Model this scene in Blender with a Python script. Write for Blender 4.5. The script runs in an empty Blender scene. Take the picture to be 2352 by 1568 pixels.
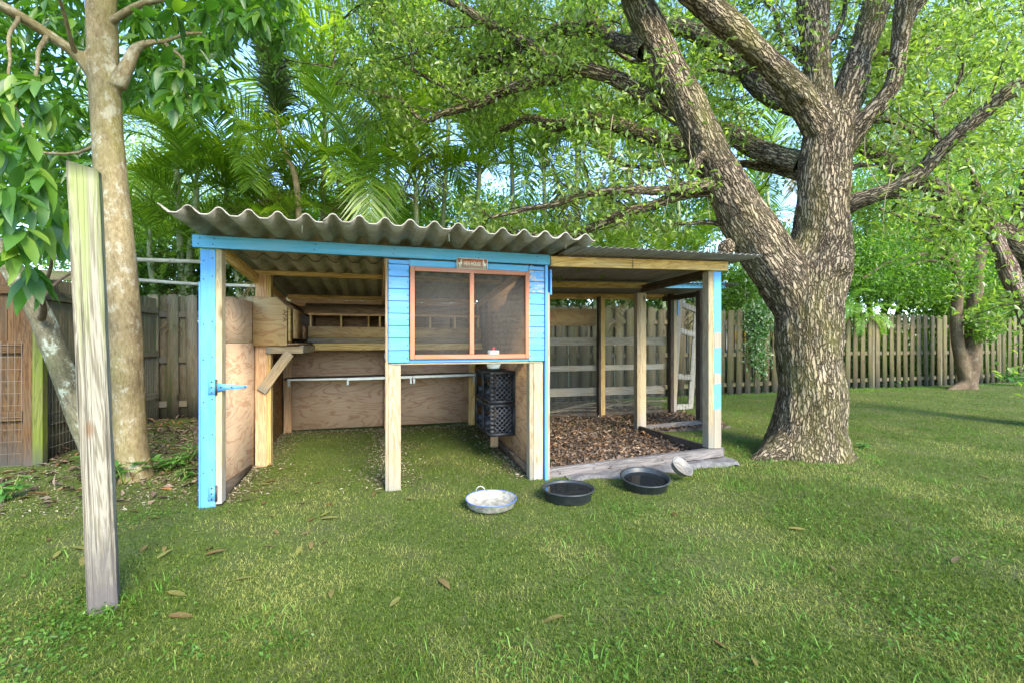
import bpy, bmesh, math, random
import numpy as np
from mathutils import Vector, Matrix, noise as mnoise

rng = np.random.default_rng(7)
random.seed(7)
R = math.radians
SC = bpy.context.scene
COL = SC.collection

# ------------------------------------------------------------------ camera, sky, sun, exposure
F, CX, CY, CAMH = 1055.0, 1176.0, 787.0, 1.17          # pinhole of the photograph (2352 x 1568)
cam_d = bpy.data.cameras.new('camera')
cam_d.sensor_width = 36.0
cam_d.lens = 36.0 * F / 2352.0
cam_d.shift_y = 3.0 / 2352.0
cam_d.clip_start = 0.05
cam_d.clip_end = 400.0
cam = bpy.data.objects.new('camera', cam_d)
cam.location = (0, 0, CAMH)
cam.rotation_euler = (R(90), 0, 0)
COL.objects.link(cam)
SC.camera = cam

SUN_EL, SUN_AZ = 34.0, 150.0          # azimuth from +Y (view direction), clockwise: behind the camera, to the right
world = bpy.data.worlds.new('World')
SC.world = world
world.use_nodes = True
wn = world.node_tree.nodes
sky = wn.new('ShaderNodeTexSky')
sky.sky_type = 'NISHITA'
sky.sun_disc = False
sky.sun_elevation = R(SUN_EL)
sky.sun_rotation = R(SUN_AZ)
sky.air_density = 1.0
sky.dust_density = 0.3
sky.ozone_density = 4.0
bg = wn['Background']
bg.inputs[1].default_value = 0.15
world.node_tree.links.new(sky.outputs[0], bg.inputs[0])

sun_d = bpy.data.lights.new('sun', 'SUN')
sun_d.energy = 1.6
sun_d.angle = R(22.0)
sun_d.color = (1.0, 0.90, 0.70)
sun = bpy.data.objects.new('sun', sun_d)
el, az = R(SUN_EL), R(SUN_AZ)
to_sun = Vector((math.sin(az) * math.cos(el), math.cos(az) * math.cos(el), math.sin(el)))
sun.rotation_euler = to_sun.to_track_quat('Z', 'Y').to_euler()
sun.location = (0, 0, 30)
COL.objects.link(sun)

SC.view_settings.view_transform = 'Standard'
SC.view_settings.look = 'None'
SC.view_settings.gamma = 1.0
SC.view_settings.use_curve_mapping = False
SC.view_settings.exposure = 2.32
cy = SC.cycles
cy.max_bounces = 6
cy.diffuse_bounces = 4
cy.glossy_bounces = 3
cy.transmission_bounces = 4
cy.transparent_max_bounces = 4
cy.use_denoising = True
cy.sample_clamp_indirect = 6.0
cy.use_adaptive_sampling = True
cy.adaptive_threshold = 0.02

# ------------------------------------------------------------------ geometry helpers
ANG = R(16.3)
U = np.array([math.cos(ANG), math.sin(ANG), 0.0])
V = np.array([-math.sin(ANG), math.cos(ANG), 0.0])
P0 = np.array([-2.2045, 3.2483, 0.0])                   # front left corner of the hen house

def W(u, v, z):
    return P0 + U * u + V * v + np.array([0, 0, z])

def at(x, y, Y):                                        # a point of the place seen at a pixel, Y metres deep
    return np.array([(x - CX) / F * Y, Y, CAMH - (y - CY) / F * Y])

def uv_of(x, y):
    dx, dy = x - P0[0], y - P0[1]
    return dx * U[0] + dy * U[1], dx * V[0] + dy * V[1]

def sstep(a, b, x):
    t = np.clip((x - a) / (b - a), 0, 1)
    return t * t * (3 - 2 * t)

def gz(x, y):                                           # height of the ground
    u, v = uv_of(x, y)
    z = 0.075 * sstep(0.2, 3.0, v)
    z = z + 0.012 * np.sin(x * 1.7 + 0.4) * np.sin(y * 1.3) * sstep(2.5, 4.5, y)
    return z

def fence_v(u):
    return 4.08 + 0.028 * (u + 1.9)

def fenceY(px, off=0.0):
    dx = (px - CX) / F
    return (4.4 + off + 3.738) / (V[1] + V[0] * dx)

def new_obj(name, data, parent=None):
    o = bpy.data.objects.new(name, data)
    COL.objects.link(o)
    if parent is not None:
        o.parent = parent
    return o

def tag(o, label=None, cat=None, group=None, kind=None):
    if label: o['label'] = label
    if cat: o['category'] = cat
    if group: o['group'] = group
    if kind: o['kind'] = kind
    return o

def empty(name, loc=(0, 0, 0), rz=0.0):
    o = bpy.data.objects.new(name, None)
    o.empty_display_size = 0.2
    COL.objects.link(o)
    o.location = loc
    o.rotation_euler = (0, 0, rz)
    return o

def np_mesh(name, verts, faces, mat=None, smooth=False, attrs=None):
    """faces: list of int arrays (n, k)"""
    me = bpy.data.meshes.new(name)
    verts = np.asarray(verts, dtype=np.float32)
    me.vertices.add(len(verts))
    me.vertices.foreach_set('co', verts.ravel())
    if not isinstance(faces, (list, tuple)):
        faces = [faces]
    faces = [np.asarray(f, dtype=np.int32) for f in faces if len(f)]
    nl = sum(f.size for f in faces)
    npoly = sum(len(f) for f in faces)
    me.loops.add(nl)
    me.polygons.add(npoly)
    me.loops.foreach_set('vertex_index', np.concatenate([f.ravel() for f in faces]))
    starts, s = [], 0
    for f in faces:
        k = f.shape[1]
        starts.append(s + np.arange(len(f)) * k)
        s += f.size
    me.polygons.foreach_set('loop_start', np.concatenate(starts).astype(np.int32))
    if smooth:
        me.polygons.foreach_set('use_smooth', np.ones(npoly, dtype=bool))
    if attrs:
        for an, arr in attrs.items():
            a = me.attributes.new(an, 'FLOAT_VECTOR', 'POINT')
            a.data.foreach_set('vector', np.asarray(arr, dtype=np.float32).ravel())
    me.update(calc_edges=True)
    if mat: me.materials.append(mat)
    return me

class MB:
    """collects shapes of ONE part"""
    def __init__(s):
        s.v, s.f, s.n = [], {}, 0
    def add(s, verts, faces):
        verts = np.asarray(verts, float)
        s.v.append(verts)
        for f in faces:
            f = np.asarray(f)
            s.f.setdefault(f.shape[1], []).append(f + s.n)
        s.n += len(verts)
    def box(s, lo, hi):
        x0, y0, z0 = lo; x1, y1, z1 = hi
        s.add([(x0,y0,z0),(x1,y0,z0),(x1,y1,z0),(x0,y1,z0),(x0,y0,z1),(x1,y0,z1),(x1,y1,z1),(x0,y1,z1)],
              [np.array([(0,3,2,1),(4,5,6,7),(0,1,5,4),(1,2,6,5),(2,3,7,6),(3,0,4,7)])])
    def bar(s, a, b, w, t, side=(0, 0, 1)):
        a, b = np.asarray(a, float), np.asarray(b, float)
        d = b - a; L = np.linalg.norm(d); d /= L
        sd = np.asarray(side, float); sd = sd - d * (sd @ d); sd /= np.linalg.norm(sd)
        n = np.cross(d, sd)
        vs = [p + sd * (w / 2) * i + n * (t / 2) * j for p in (a, b) for i, j in ((-1,-1),(1,-1),(1,1),(-1,1))]
        s.add(vs, [np.array([(0,3,2,1),(4,5,6,7),(0,1,5,4),(1,2,6,5),(2,3,7,6),(3,0,4,7)])])
    def prism(s, poly, z0, z1, M=None):
        n = len(poly)
        vs = [(x, y, z0) for x, y in poly] + [(x, y, z1) for x, y in poly]
        if M is not None: vs = [tuple(M @ Vector(p)) for p in vs]
        s.add(vs, [np.array([[i, (i + 1) % n, n + (i + 1) % n, n + i] for i in range(n)]),
                   np.array([list(range(n))[::-1]]), np.array([list(range(n, 2 * n))])])
    def tube(s, pts, rad, sides=6, cap=True):
        v, f, _ = tube_np(pts, rad, sides)
        fs = [f]
        if cap:
            n = len(v)
            fs += [np.array([list(range(sides))[::-1]]), np.array([list(range(n - sides, n))])]
        s.add(v, fs)
    def build(s, name, mat, parent=None, smooth=False, kind=None):
        me = np_mesh(name, np.concatenate(s.v), [np.concatenate(x) for x in s.f.values()], mat, smooth)
        o = new_obj(name, me, parent)
        if kind: o['kind'] = kind
        return o

def frames(pts):
    pts = np.asarray(pts, float)
    T = np.gradient(pts, axis=0)
    T /= np.linalg.norm(T, axis=1)[:, None] + 1e-12
    up = np.array([0.31, 0.2, 0.93]) if abs(T[0][2]) < 0.9 else np.array([1.0, 0.1, 0.0])
    N = np.zeros_like(pts)
    n = up - T[0] * (up @ T[0]); n /= np.linalg.norm(n)
    for i in range(len(pts)):
        n = n - T[i] * (n @ T[i]); n /= np.linalg.norm(n)
        N[i] = n
    return T, N, np.cross(T, N)

def tube_np(pts, rad, sides=8):
    pts = np.asarray(pts, float)
    rad = np.broadcast_to(np.asarray(rad, float), (len(pts),))
    T, N, B = frames(pts)
    a = np.arange(sides) * 2 * math.pi / sides
    ring = np.cos(a)[None, :, None] * N[:, None, :] + np.sin(a)[None, :, None] * B[:, None, :]
    v = pts[:, None, :] + ring * rad[:, None, None]
    L = np.concatenate([[0], np.cumsum(np.linalg.norm(np.diff(pts, axis=0), axis=1))])
    attr = np.stack([np.cos(a)[None, :] * rad[:, None], np.sin(a)[None, :] * rad[:, None],
                     np.repeat(L[:, None], sides, 1)], -1)
    i = np.arange(len(pts) - 1)[:, None] * sides
    j = np.arange(sides)[None, :]
    k = (j + 1) % sides
    f = np.stack([i + j, i + k, i + sides + k, i + sides + j], -1).reshape(-1, 4)
    return v.reshape(-1, 3), f, attr.reshape(-1, 3)

def smooth_line(pts, rad, step=0.1):
    """Catmull-Rom through the points with radii"""
    P = np.asarray(pts, float); r = np.asarray(rad, float)
    Pe = np.vstack([2 * P[0] - P[1], P, 2 * P[-1] - P[-2]])
    out, ro = [], []
    for i in range(len(P) - 1):
        p0, p1, p2, p3 = Pe[i], Pe[i + 1], Pe[i + 2], Pe[i + 3]
        n = max(2, int(np.linalg.norm(p2 - p1) / step))
        for t in np.arange(n) / n:
            out.append(0.5 * ((2 * p1) + (-p0 + p2) * t + (2 * p0 - 5 * p1 + 4 * p2 - p3) * t * t + (-p0 + 3 * p1 - 3 * p2 + p3) * t ** 3))
            ro.append(r[i] * (1 - t) + r[i + 1] * t)
    out.append(P[-1]); ro.append(r[-1])
    return np.array(out), np.array(ro)

_box_cache = {}
def box_mesh(L, w, t, mat, bev=0.0025):
    """chamfered board, long side along X"""
    key = (round(L, 3), round(w, 3), round(t, 3), mat.name)
    if key in _box_cache: return _box_cache[key]
    bev = min(bev, w * 0.2, t * 0.2)
    bm = bmesh.new()
    bmesh.ops.create_cube(bm, size=1.0)
    bmesh.ops.scale(bm, vec=(L, w, t), verts=bm.verts)
    bmesh.ops.bevel(bm, geom=list(bm.edges), offset=bev, segments=1, affect='EDGES')
    me = bpy.data.meshes.new('board')
    bm.to_mesh(me); bm.free()
    me.materials.append(mat)
    _box_cache[key] = me
    return me

def board(name, a, b, w, t, mat, parent=None, side=(0, 0, 1), label=None):
    """a board from a to b (in its parent's frame), w measured along side, t across"""
    a, b = Vector(a), Vector(b)
    d = b - a; L = d.length; d.normalize()
    s = Vector(side); s = (s - d * s.dot(d)).normalized()
    n = d.cross(s)
    o = new_obj(name, box_mesh(L, w, t, mat), parent)
    M = Matrix((d, s, n)).transposed().to_4x4()
    M.translation = (a + b) / 2
    o.matrix_basis = M
    if label: o['label'] = label
    return o

def lathe(profile, n=40):
    prof = np.asarray(profile, float)
    a = np.arange(n) * 2 * math.pi / n
    v = np.stack([prof[:, None, 0] * np.cos(a), prof[:, None, 0] * np.sin(a), np.repeat(prof[:, 1:2], n, 1)], -1).reshape(-1, 3)
    i = np.arange(len(prof) - 1)[:, None] * n; j = np.arange(n)[None, :]; k = (j + 1) % n
    f = np.stack([i + j, i + k, i + n + k, i + n + j], -1).reshape(-1, 4)
    return v, f

def unit(a):
    return a / (np.linalg.norm(a, axis=-1, keepdims=True) + 1e-12)

def leaves_np(c, d, n, L, Wd, fold=0.25):
    """diamond leaves: base c, direction d, normal n (all (N,3)); 2 triangles folded along the midrib"""
    d = unit(d); s = unit(np.cross(d, n)); n = np.cross(s, d)
    L = np.asarray(L)[:, None]; Wd = np.asarray(Wd)[:, None]
    m = c + d * L * 0.45
    v = np.stack([c, m + s * Wd / 2 + n * Wd * fold, c + d * L - n * L * 0.12, m - s * Wd / 2 + n * Wd * fold], 1)
    N = len(c)
    b = np.arange(N)[:, None] * 4
    f = np.concatenate([b + np.array([0, 1, 2]), b + np.array([0, 2, 3])])
    return v.reshape(-1, 3), f

def rand_dirs(n):
    return unit(rng.normal(size=(n, 3)))

# ------------------------------------------------------------------ material helpers
class M:
    def __init__(s, name):
        s.m = bpy.data.materials.new(name)
        s.m.use_nodes = True
        s.t = s.m.node_tree
        s.t.nodes.clear()
        s.out = s.t.nodes.new('ShaderNodeOutputMaterial')
    def n(s, typ, **kw):
        nd = s.t.nodes.new('ShaderNode' + typ)
        for k, v in kw.items(): setattr(nd, k, v)
        return nd
    def set(s, sock, v):
        if isinstance(v, bpy.types.NodeSocket): s.t.links.new(v, sock)
        elif v is not None:
            if isinstance(v, (tuple, list)) and len(v) == 3 and sock.type == 'RGBA': v = (*v, 1)
            sock.default_value = v
    def coord(s, which='Object', scale=(1, 1, 1), rand=True):
        c = s.n('TexCoord').outputs[which]
        mp = s.n('Mapping'); s.set(mp.inputs['Vector'], c); mp.inputs['Scale'].default_value = scale
        if rand:
            oi = s.n('ObjectInfo')
            mul = s.n('Math', operation='MULTIPLY'); s.set(mul.inputs[0], oi.outputs['Random']); mul.inputs[1].default_value = 37.0
            cb = s.n('CombineXYZ')
            for i in range(3): s.set(cb.inputs[i], mul.outputs[0])
            s.set(mp.inputs['Location'], cb.outputs[0])
        return mp.outputs[0]
    def attr(s, name, scale=(1, 1, 1)):
        a = s.n('Attribute', attribute_name=name)
        mp = s.n('Mapping'); s.set(mp.inputs['Vector'], a.outputs['Vector']); mp.inputs['Scale'].default_value = scale
        return mp.outputs[0]
    def pos(s, scale=(1, 1, 1)):
        g = s.n('NewGeometry')
        mp = s.n('Mapping'); s.set(mp.inputs['Vector'], g.outputs['Position']); mp.inputs['Scale'].default_value = scale
        return mp.outputs[0]
    def island(s):
        return s.n('NewGeometry').outputs['Random Per Island']
    def objrand(s):
        return s.n('ObjectInfo').outputs['Random']
    def noise(s, vec, scale=5.0, detail=4.0, rough=0.6, dist=0.0):
        nd = s.n('TexNoise'); s.set(nd.inputs['Vector'], vec)
        nd.inputs['Scale'].default_value = scale; nd.inputs['Detail'].default_value = detail
        nd.inputs['Roughness'].default_value = rough; nd.inputs['Distortion'].default_value = dist
        return nd.outputs['Fac']
    def voro(s, vec, scale, feature='F1', out='Distance', rnd=1.0):
        nd = s.n('TexVoronoi', feature=feature); s.set(nd.inputs['Vector'], vec); nd.inputs['Scale'].default_value = scale
        nd.inputs['Randomness'].default_value = rnd
        return nd.outputs[out]
    def ramp(s, fac, stops, interp='LINEAR'):
        nd = s.n('ValToRGB'); s.set(nd.inputs[0], fac); cr = nd.color_ramp; cr.interpolation = interp
        while len(cr.elements) < len(stops): cr.elements.new(0.5)
        for e, (p, c) in zip(cr.elements, stops):
            e.position = p
            e.color = (*c, 1) if isinstance(c, (tuple, list)) else (c, c, c, 1)
        return nd.outputs[0]
    def mix(s, fac, a, b, mode='MIX'):
        nd = s.n('Mix', data_type='RGBA', blend_type=mode)
        s.set(nd.inputs[0], fac); s.set(nd.inputs[6], a); s.set(nd.inputs[7], b)
        return nd.outputs[2]
    def math(s, op, a, b=0.0, clamp=False):
        nd = s.n('Math', operation=op, use_clamp=clamp); s.set(nd.inputs[0], a); s.set(nd.inputs[1], b)
        return nd.outputs[0]
    def sep(s, vec):
        nd = s.n('SeparateXYZ'); s.set(nd.inputs[0], vec); return nd.outputs
    def vadd(s, a, b):
        nd = s.n('VectorMath', operation='ADD'); s.set(nd.inputs[0], a); s.set(nd.inputs[1], b); return nd.outputs[0]
    def bump(s, h, strength=0.4, dist=0.01, normal=None):
        nd = s.n('Bump'); s.set(nd.inputs['Height'], h); nd.inputs['Strength'].default_value = strength
        nd.inputs['Distance'].default_value = dist
        if normal is not None: s.set(nd.inputs['Normal'], normal)
        return nd.outputs[0]
    def bsdf(s, color, rough=0.8, normal=None, metal=0.0, spec=0.3, **kw):
        p = s.n('BsdfPrincipled')
        s.set(p.inputs['Base Color'], color); s.set(p.inputs['Roughness'], rough)
        p.inputs['Metallic'].default_value = metal; p.inputs['Specular IOR Level'].default_value = spec
        if normal is not None: s.set(p.inputs['Normal'], normal)
        for k, v in kw.items(): s.set(p.inputs[k], v)
        s.t.links.new(p.outputs[0], s.out.inputs[0])
        return s.m
    def leaf(s, refl, trans, fac=0.5, rough=0.45, gloss=0.06):
        d = s.n('BsdfDiffuse'); s.set(d.inputs[0], refl)
        t = s.n('BsdfTranslucent'); s.set(t.inputs[0], trans)
        mx = s.n('MixShader'); s.set(mx.inputs[0], fac)
        s.t.links.new(d.outputs[0], mx.inputs[1]); s.t.links.new(t.outputs[0], mx.inputs[2])
        g = s.n('BsdfGlossy'); g.inputs['Roughness'].default_value = rough; s.set(g.inputs[0], (1, 1, 1))
        m2 = s.n('MixShader'); s.set(m2.inputs[0], gloss)
        s.t.links.new(mx.outputs[0], m2.inputs[1]); s.t.links.new(g.outputs[0], m2.inputs[2])
        s.t.links.new(m2.outputs[0], s.out.inputs[0])
        return s.m

def wood(name, light, dark, grey=None, grey_amt=0.3, knots=True, rough=0.85, ring=9.0, moss=None, foot=None):
    m = M(name)
    v = m.coord('Object', (0.7, 9.0, 9.0))
    g1 = m.noise(v, 1.6, 5, 0.6, 0.6)
    wv = m.math('SINE', m.math('MULTIPLY', g1, ring * 6.28))
    wv = m.math('MULTIPLY_ADD', wv, 0.5); m.t.nodes[-1].inputs[2].default_value = 0.5
    fine = m.noise(m.coord('Object', (1.5, 70.0, 70.0)), 1.5, 3, 0.7)
    f = m.math('ADD', m.math('MULTIPLY', wv, 0.55), m.math('MULTIPLY', fine, 0.6))
    col = m.ramp(f, [(0.2, dark), (0.85, light)])
    if grey is not None:
        gf = m.ramp(m.noise(m.coord('Object', (1.2, 3.0, 3.0)), 2.2, 6, 0.65), [(0.45, 0.0), (0.75, grey_amt * 2)])
        col = m.mix(gf, col, grey)
    if knots:
        kv = m.voro(m.coord('Object', (2.1, 6.0, 6.0)), 1.0)
        col = m.mix(m.ramp(kv, [(0.05, 0.9), (0.16, 0.0)]), col, tuple(c * 0.35 for c in dark))
    if moss is not None:
        mf = m.ramp(m.noise(m.coord('Object', (0.8, 16.0, 16.0)), 1.3, 5, 0.7), [(0.48, 0.0), (0.66, 0.85)])
        col = m.mix(mf, col, moss)
    if foot is not None:                  # damp, soiled end of a post (-X end)
        x = m.sep(m.n('TexCoord').outputs['Generated'])[0]
        nz = m.noise(m.coord('Object', (6, 30, 30)), 1.0, 5, 0.7)
        ff = m.math('ADD', x, m.math('MULTIPLY', nz, 0.2))
        col = m.mix(m.ramp(ff, [(0.12, 0.92), (0.3, 0.0)]), col, foot)
    # tone differs from board to board
    tone = m.math('MULTIPLY_ADD', m.objrand(), 0.4); m.t.nodes[-1].inputs[2].default_value = 0.8
    hsv = m.n('HueSaturation'); m.set(hsv.inputs['Color'], col); m.set(hsv.inputs['Value'], tone)
    nrm = m.bump(f, 0.35, 0.003)
    return m.bsdf(hsv.outputs[0], rough, nrm, spec=0.2)

def plywood(name, light, dark, stain, amt=0.5):
    m = M(name)
    v = m.coord('Object', (1.0, 3.4, 3.4))
    warp = m.noise(v, 1.5, 3.5, 0.5, 0.7)
    rings = m.math('SINE', m.math('MULTIPLY', warp, 52.0))
    fine = m.noise(m.coord('Object', (3, 60, 60)), 1.5, 4, 0.7)
    line = m.ramp(rings, [(0.55, 0.0), (0.98, 0.6)])
    col = m.mix(m.ramp(fine, [(0.3, 0.0), (0.7, 1.0)]), tuple(c * 0.82 for c in light), light)
    col = m.mix(line, col, dark)
    sf = m.ramp(m.noise(m.coord('Object', (1.0, 1.6, 1.6)), 2.6, 6, 0.68), [(0.46, 0.0), (0.7, amt)])
    col = m.mix(sf, col, stain)
    return m.bsdf(col, 0.85, m.bump(fine, 0.25, 0.002), spec=0.2)

def paint(name, base, under, wear=0.66, rough=0.5):
    m = M(name)
    streak = m.noise(m.coord('Object', (0.8, 28, 28)), 1.6, 5, 0.65)
    big = m.noise(m.coord('Object', (2, 2, 2)), 1.3, 4, 0.6)
    col = m.mix(m.ramp(streak, [(0.3, 0.0), (0.7, 1.0)]), tuple(c * 0.8 for c in base), tuple(min(1, c * 1.12) for c in base))
    col = m.mix(m.ramp(big, [(0.35, 0.0), (0.7, 0.35)]), col, tuple(c * 0.72 for c in base))
    fade = m.noise(m.coord('Object', (1.3, 5, 5)), 1.7, 5, 0.65)
    col = m.mix(m.ramp(fade, [(0.48, 0.0), (0.75, 0.35)]), col, tuple(0.55 * c + 0.22 for c in base))
    grime = m.noise(m.coord('Object', (16, 50, 50)), 1.3, 6, 0.78)
    col = m.mix(m.ramp(grime, [(0.60, 0.0), (0.72, 0.7)]), col, (0.07, 0.075, 0.07))
    chip = m.noise(m.coord('Object', (9, 26, 26)), 1.5, 6, 0.75)
    col = m.mix(m.ramp(chip, [(wear, 0.0), (wear + 0.04, 1.0)]), col, under)
    return m.bsdf(col, rough, m.bump(streak, 0.25, 0.002), spec=0.35)

def plain(name, col, rough=0.6, metal=0.0, var=0.25, scale=12.0, spec=0.4):
    m = M(name)
    nz = m.noise(m.coord('Object'), scale, 5, 0.65)
    c = m.mix(m.ramp(nz, [(0.3, 0.0), (0.75, 1.0)]), tuple(x * (1 - var) for x in col), tuple(min(1, x * (1 + var)) for x in col))
    return m.bsdf(c, rough, m.bump(nz, 0.15, 0.003), metal, spec)

def bark(name, ridge, furrow, tint, lichen, sc=(40, 40, 9), dist=0.03, lich_amt=0.5, strength=0.9, smooth=False):
    m = M(name)
    tn = m.n('TexNoise'); m.set(tn.inputs['Vector'], m.attr('bark', (5, 5, 3))); tn.inputs['Detail'].default_value = 4
    sc_ = m.n('VectorMath', operation='SCALE'); m.set(sc_.inputs[0], tn.outputs['Color']); sc_.inputs['Scale'].default_value = 1.8
    vec = m.n('VectorMath', operation='ADD'); m.set(vec.inputs[0], m.attr('bark', sc)); m.set(vec.inputs[1], sc_.outputs[0])
    fine = m.noise(m.attr('bark', (80, 80, 24)), 1.2, 6, 0.75)
    if smooth:
        st = m.noise(vec.outputs[0], 1.0, 5, 0.7)
        h = m.math('ADD', m.math('MULTIPLY', st, 0.55), m.math('MULTIPLY', fine, 0.45))
        col = m.ramp(h, [(0.33, furrow), (0.5, tuple((a + b) * 0.5 for a, b in zip(furrow, ridge))), (0.66, ridge)])
    else:
        e = m.voro(vec.outputs[0], 1.0, 'DISTANCE_TO_EDGE')
        h = m.math('ADD', m.ramp(e, [(0.0, 0.0), (0.26, 1.0)]), m.math('MULTIPLY', fine, 0.6))
        h = m.math('MULTIPLY', h, 0.62)
        col = m.ramp(h, [(0.22, furrow), (0.50, tuple((a + b) * 0.4 for a, b in zip(furrow, ridge))), (0.85, ridge)])
    big = m.noise(m.attr('bark', (1.6, 1.6, 0.9)), 1.4, 5, 0.62)
    col = m.mix(m.ramp(big, [(0.46, 0.0), (0.70, 0.75)]), col, m.mix(0.6, col, tint))
    vz = m.noise(m.attr('bark', (2.4, 2.4, 1.1)), 1.3, 6, 0.7)
    col = m.mix(1.0, col, m.ramp(vz, [(0.30, (0.50, 0.48, 0.48)), (0.52, (1.0, 0.98, 0.95)), (0.78, (1.2, 1.15, 1.05))]), 'MULTIPLY')
    lf = m.ramp(m.noise(m.attr('bark', (7, 7, 5.0)), 1.3, 7, 0.75), [(0.53, 0.0), (0.62, lich_amt)])
    col = m.mix(m.math('MULTIPLY', lf, m.ramp(h, [(0.25, 0.2), (0.6, 1.0)])), col, lichen)
    return m.bsdf(col, 0.92, m.bump(h, strength, dist), spec=0.15)

# ------------------------------------------------------------------ materials
def big_post_mat():
    m = M('weathered post')
    g1 = m.noise(m.coord('Object', (0.45, 11.0, 11.0)), 1.5, 5, 0.6, 0.8)
    wv = m.math('SINE', m.math('MULTIPLY', g1, 60.0))
    wv = m.math('MULTIPLY_ADD', wv, 0.5); m.t.nodes[-1].inputs[2].default_value = 0.5
    fine = m.noise(m.coord('Object', (1.2, 90.0, 90.0)), 1.5, 4, 0.7)
    f = m.math('ADD', m.math('MULTIPLY', wv, 0.45), m.math('MULTIPLY', fine, 0.65))
    col = m.ramp(f, [(0.2, (0.13, 0.108, 0.072)), (0.5, (0.24, 0.21, 0.155)), (0.9, (0.35, 0.32, 0.25))])
    gen = m.sep(m.n('TexCoord').outputs['Generated'])
    mossn = m.noise(m.coord('Object', (0.5, 22.0, 22.0)), 1.2, 5, 0.7)
    mf = m.math('ADD', mossn, m.math('MULTIPLY', m.math('SUBTRACT', gen[0], 0.62), 0.55))
    col = m.mix(m.ramp(mf, [(0.52, 0.0), (0.74, 0.8)]), col, (0.25, 0.29, 0.09))
    kv = m.voro(m.coord('Object', (2.3, 5.5, 5.5)), 1.0)
    col = m.mix(m.ramp(kv, [(0.05, 1.0), (0.13, 0.0)]), col, (0.20, 0.09, 0.03))
    crack = m.noise(m.coord('Object', (0.35, 34.0, 34.0)), 1.0, 2, 0.5, 0.4)
    cr = m.ramp(m.math('ABSOLUTE', m.math('SUBTRACT', crack, 0.42)), [(0.004, 0.9), (0.014, 0.0)])
    col = m.mix(cr, col, (0.07, 0.06, 0.045))
    nz = m.noise(m.coord('Object', (9, 40, 40)), 1.0, 6, 0.75)
    ff = m.math('ADD', gen[0], m.math('MULTIPLY', m.math('SUBTRACT', nz, 0.5), 0.35))
    col = m.mix(m.ramp(ff, [(0.06, 0.92), (0.24, 0.0)]), col, (0.115, 0.10, 0.095))
    col = m.mix(m.ramp(gen[0], [(0.965, 0.0), (0.995, 0.8)]), col, (0.05, 0.05, 0.035))
    return m.bsdf(col, 0.9, m.bump(m.math('SUBTRACT', f, m.math('MULTIPLY', cr, 1.5)), 0.5, 0.004), spec=0.15)
PINE = wood('pine', (0.68, 0.46, 0.18), (0.40, 0.225, 0.065), (0.45, 0.40, 0.28), 0.15)
PINE_GREY = wood('weathered pine', (0.41, 0.325, 0.20), (0.24, 0.165, 0.085), (0.29, 0.255, 0.19), 0.45, foot=(0.22, 0.21, 0.175))
PINE_RED = wood('reddish pine', (0.56, 0.35, 0.19), (0.34, 0.17, 0.08), (0.44, 0.32, 0.21), 0.3)
PALE = wood('pale bare wood', (0.45, 0.365, 0.225), (0.31, 0.225, 0.12), (0.36, 0.31, 0.235), 0.2, foot=(0.33, 0.29, 0.27))
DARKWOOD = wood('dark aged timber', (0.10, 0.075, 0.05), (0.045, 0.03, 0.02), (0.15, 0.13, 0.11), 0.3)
SILL = wood('silvered sill', (0.20, 0.175, 0.16), (0.095, 0.082, 0.078), (0.075, 0.07, 0.07), 0.6)
BLUE = paint('blue paint', (0.10, 0.345, 0.68), (0.50, 0.45, 0.34), 0.665)
BLUE_B = paint('teal blue paint', (0.085, 0.38, 0.62), (0.50, 0.46, 0.36), 0.71)
BLUE_P = paint('peeling blue paint', (0.10, 0.345, 0.68), (0.46, 0.40, 0.29), 0.52)
def patchy():
    m = M('patchy blue paint')
    x = m.sep(m.n('TexCoord').outputs['Generated'])[0]
    nz = m.noise(m.coord('Object', (14, 40, 40)), 1.0, 5, 0.7)
    f = m.math('ADD', x, m.math('MULTIPLY', m.math('SUBTRACT', nz, 0.5), 0.05))
    B, N = 0.0, 1.0
    msk = m.ramp(f, [(0.0, N), (0.215, B), (0.36, N), (0.42, B), (0.565, N), (0.645, B)], 'CONSTANT')
    sp = m.ramp(m.noise(m.coord('Object', (22, 60, 60)), 1.4, 5, 0.75), [(0.60, 0.0), (0.63, 1.0)])
    fine = m.noise(m.coord('Object', (1.2, 60, 60)), 1.5, 4, 0.7)
    wd = m.ramp(fine, [(0.3, (0.21, 0.18, 0.13)), (0.7, (0.36, 0.31, 0.235))])
    c = m.mix(m.math('MAXIMUM', msk, sp), (0.11, 0.36, 0.69), wd)
    return m.bsdf(c, 0.65, m.bump(fine, 0.3, 0.002))
BLUE_W = patchy()
TERRA = paint('terracotta stain', (0.46, 0.17, 0.085), (0.34, 0.13, 0.08), 0.68, 0.6)
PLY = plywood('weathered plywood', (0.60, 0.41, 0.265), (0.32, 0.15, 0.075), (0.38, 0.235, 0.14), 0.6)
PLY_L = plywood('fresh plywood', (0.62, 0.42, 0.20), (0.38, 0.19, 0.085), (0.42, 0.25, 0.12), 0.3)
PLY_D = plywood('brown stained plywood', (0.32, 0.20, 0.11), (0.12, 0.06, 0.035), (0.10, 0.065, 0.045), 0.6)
FENCE = wood('fence picket', (0.175, 0.135, 0.078), (0.085, 0.062, 0.036), (0.13, 0.115, 0.08), 0.4, moss=(0.10, 0.12, 0.025), foot=(0.09, 0.085, 0.075))
FENCE_D = wood('dark fence board', (0.20, 0.165, 0.11), (0.11, 0.085, 0.055), (0.15, 0.15, 0.12), 0.4, moss=(0.09, 0.12, 0.04), foot=(0.05, 0.048, 0.04))  # for the dark left fences, back pickets and fence posts
FENCE_B = wood('brown fence board', (0.125, 0.07, 0.03), (0.05, 0.025, 0.011), (0.09, 0.07, 0.045), 0.4, foot=(0.07, 0.065, 0.06))
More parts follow.
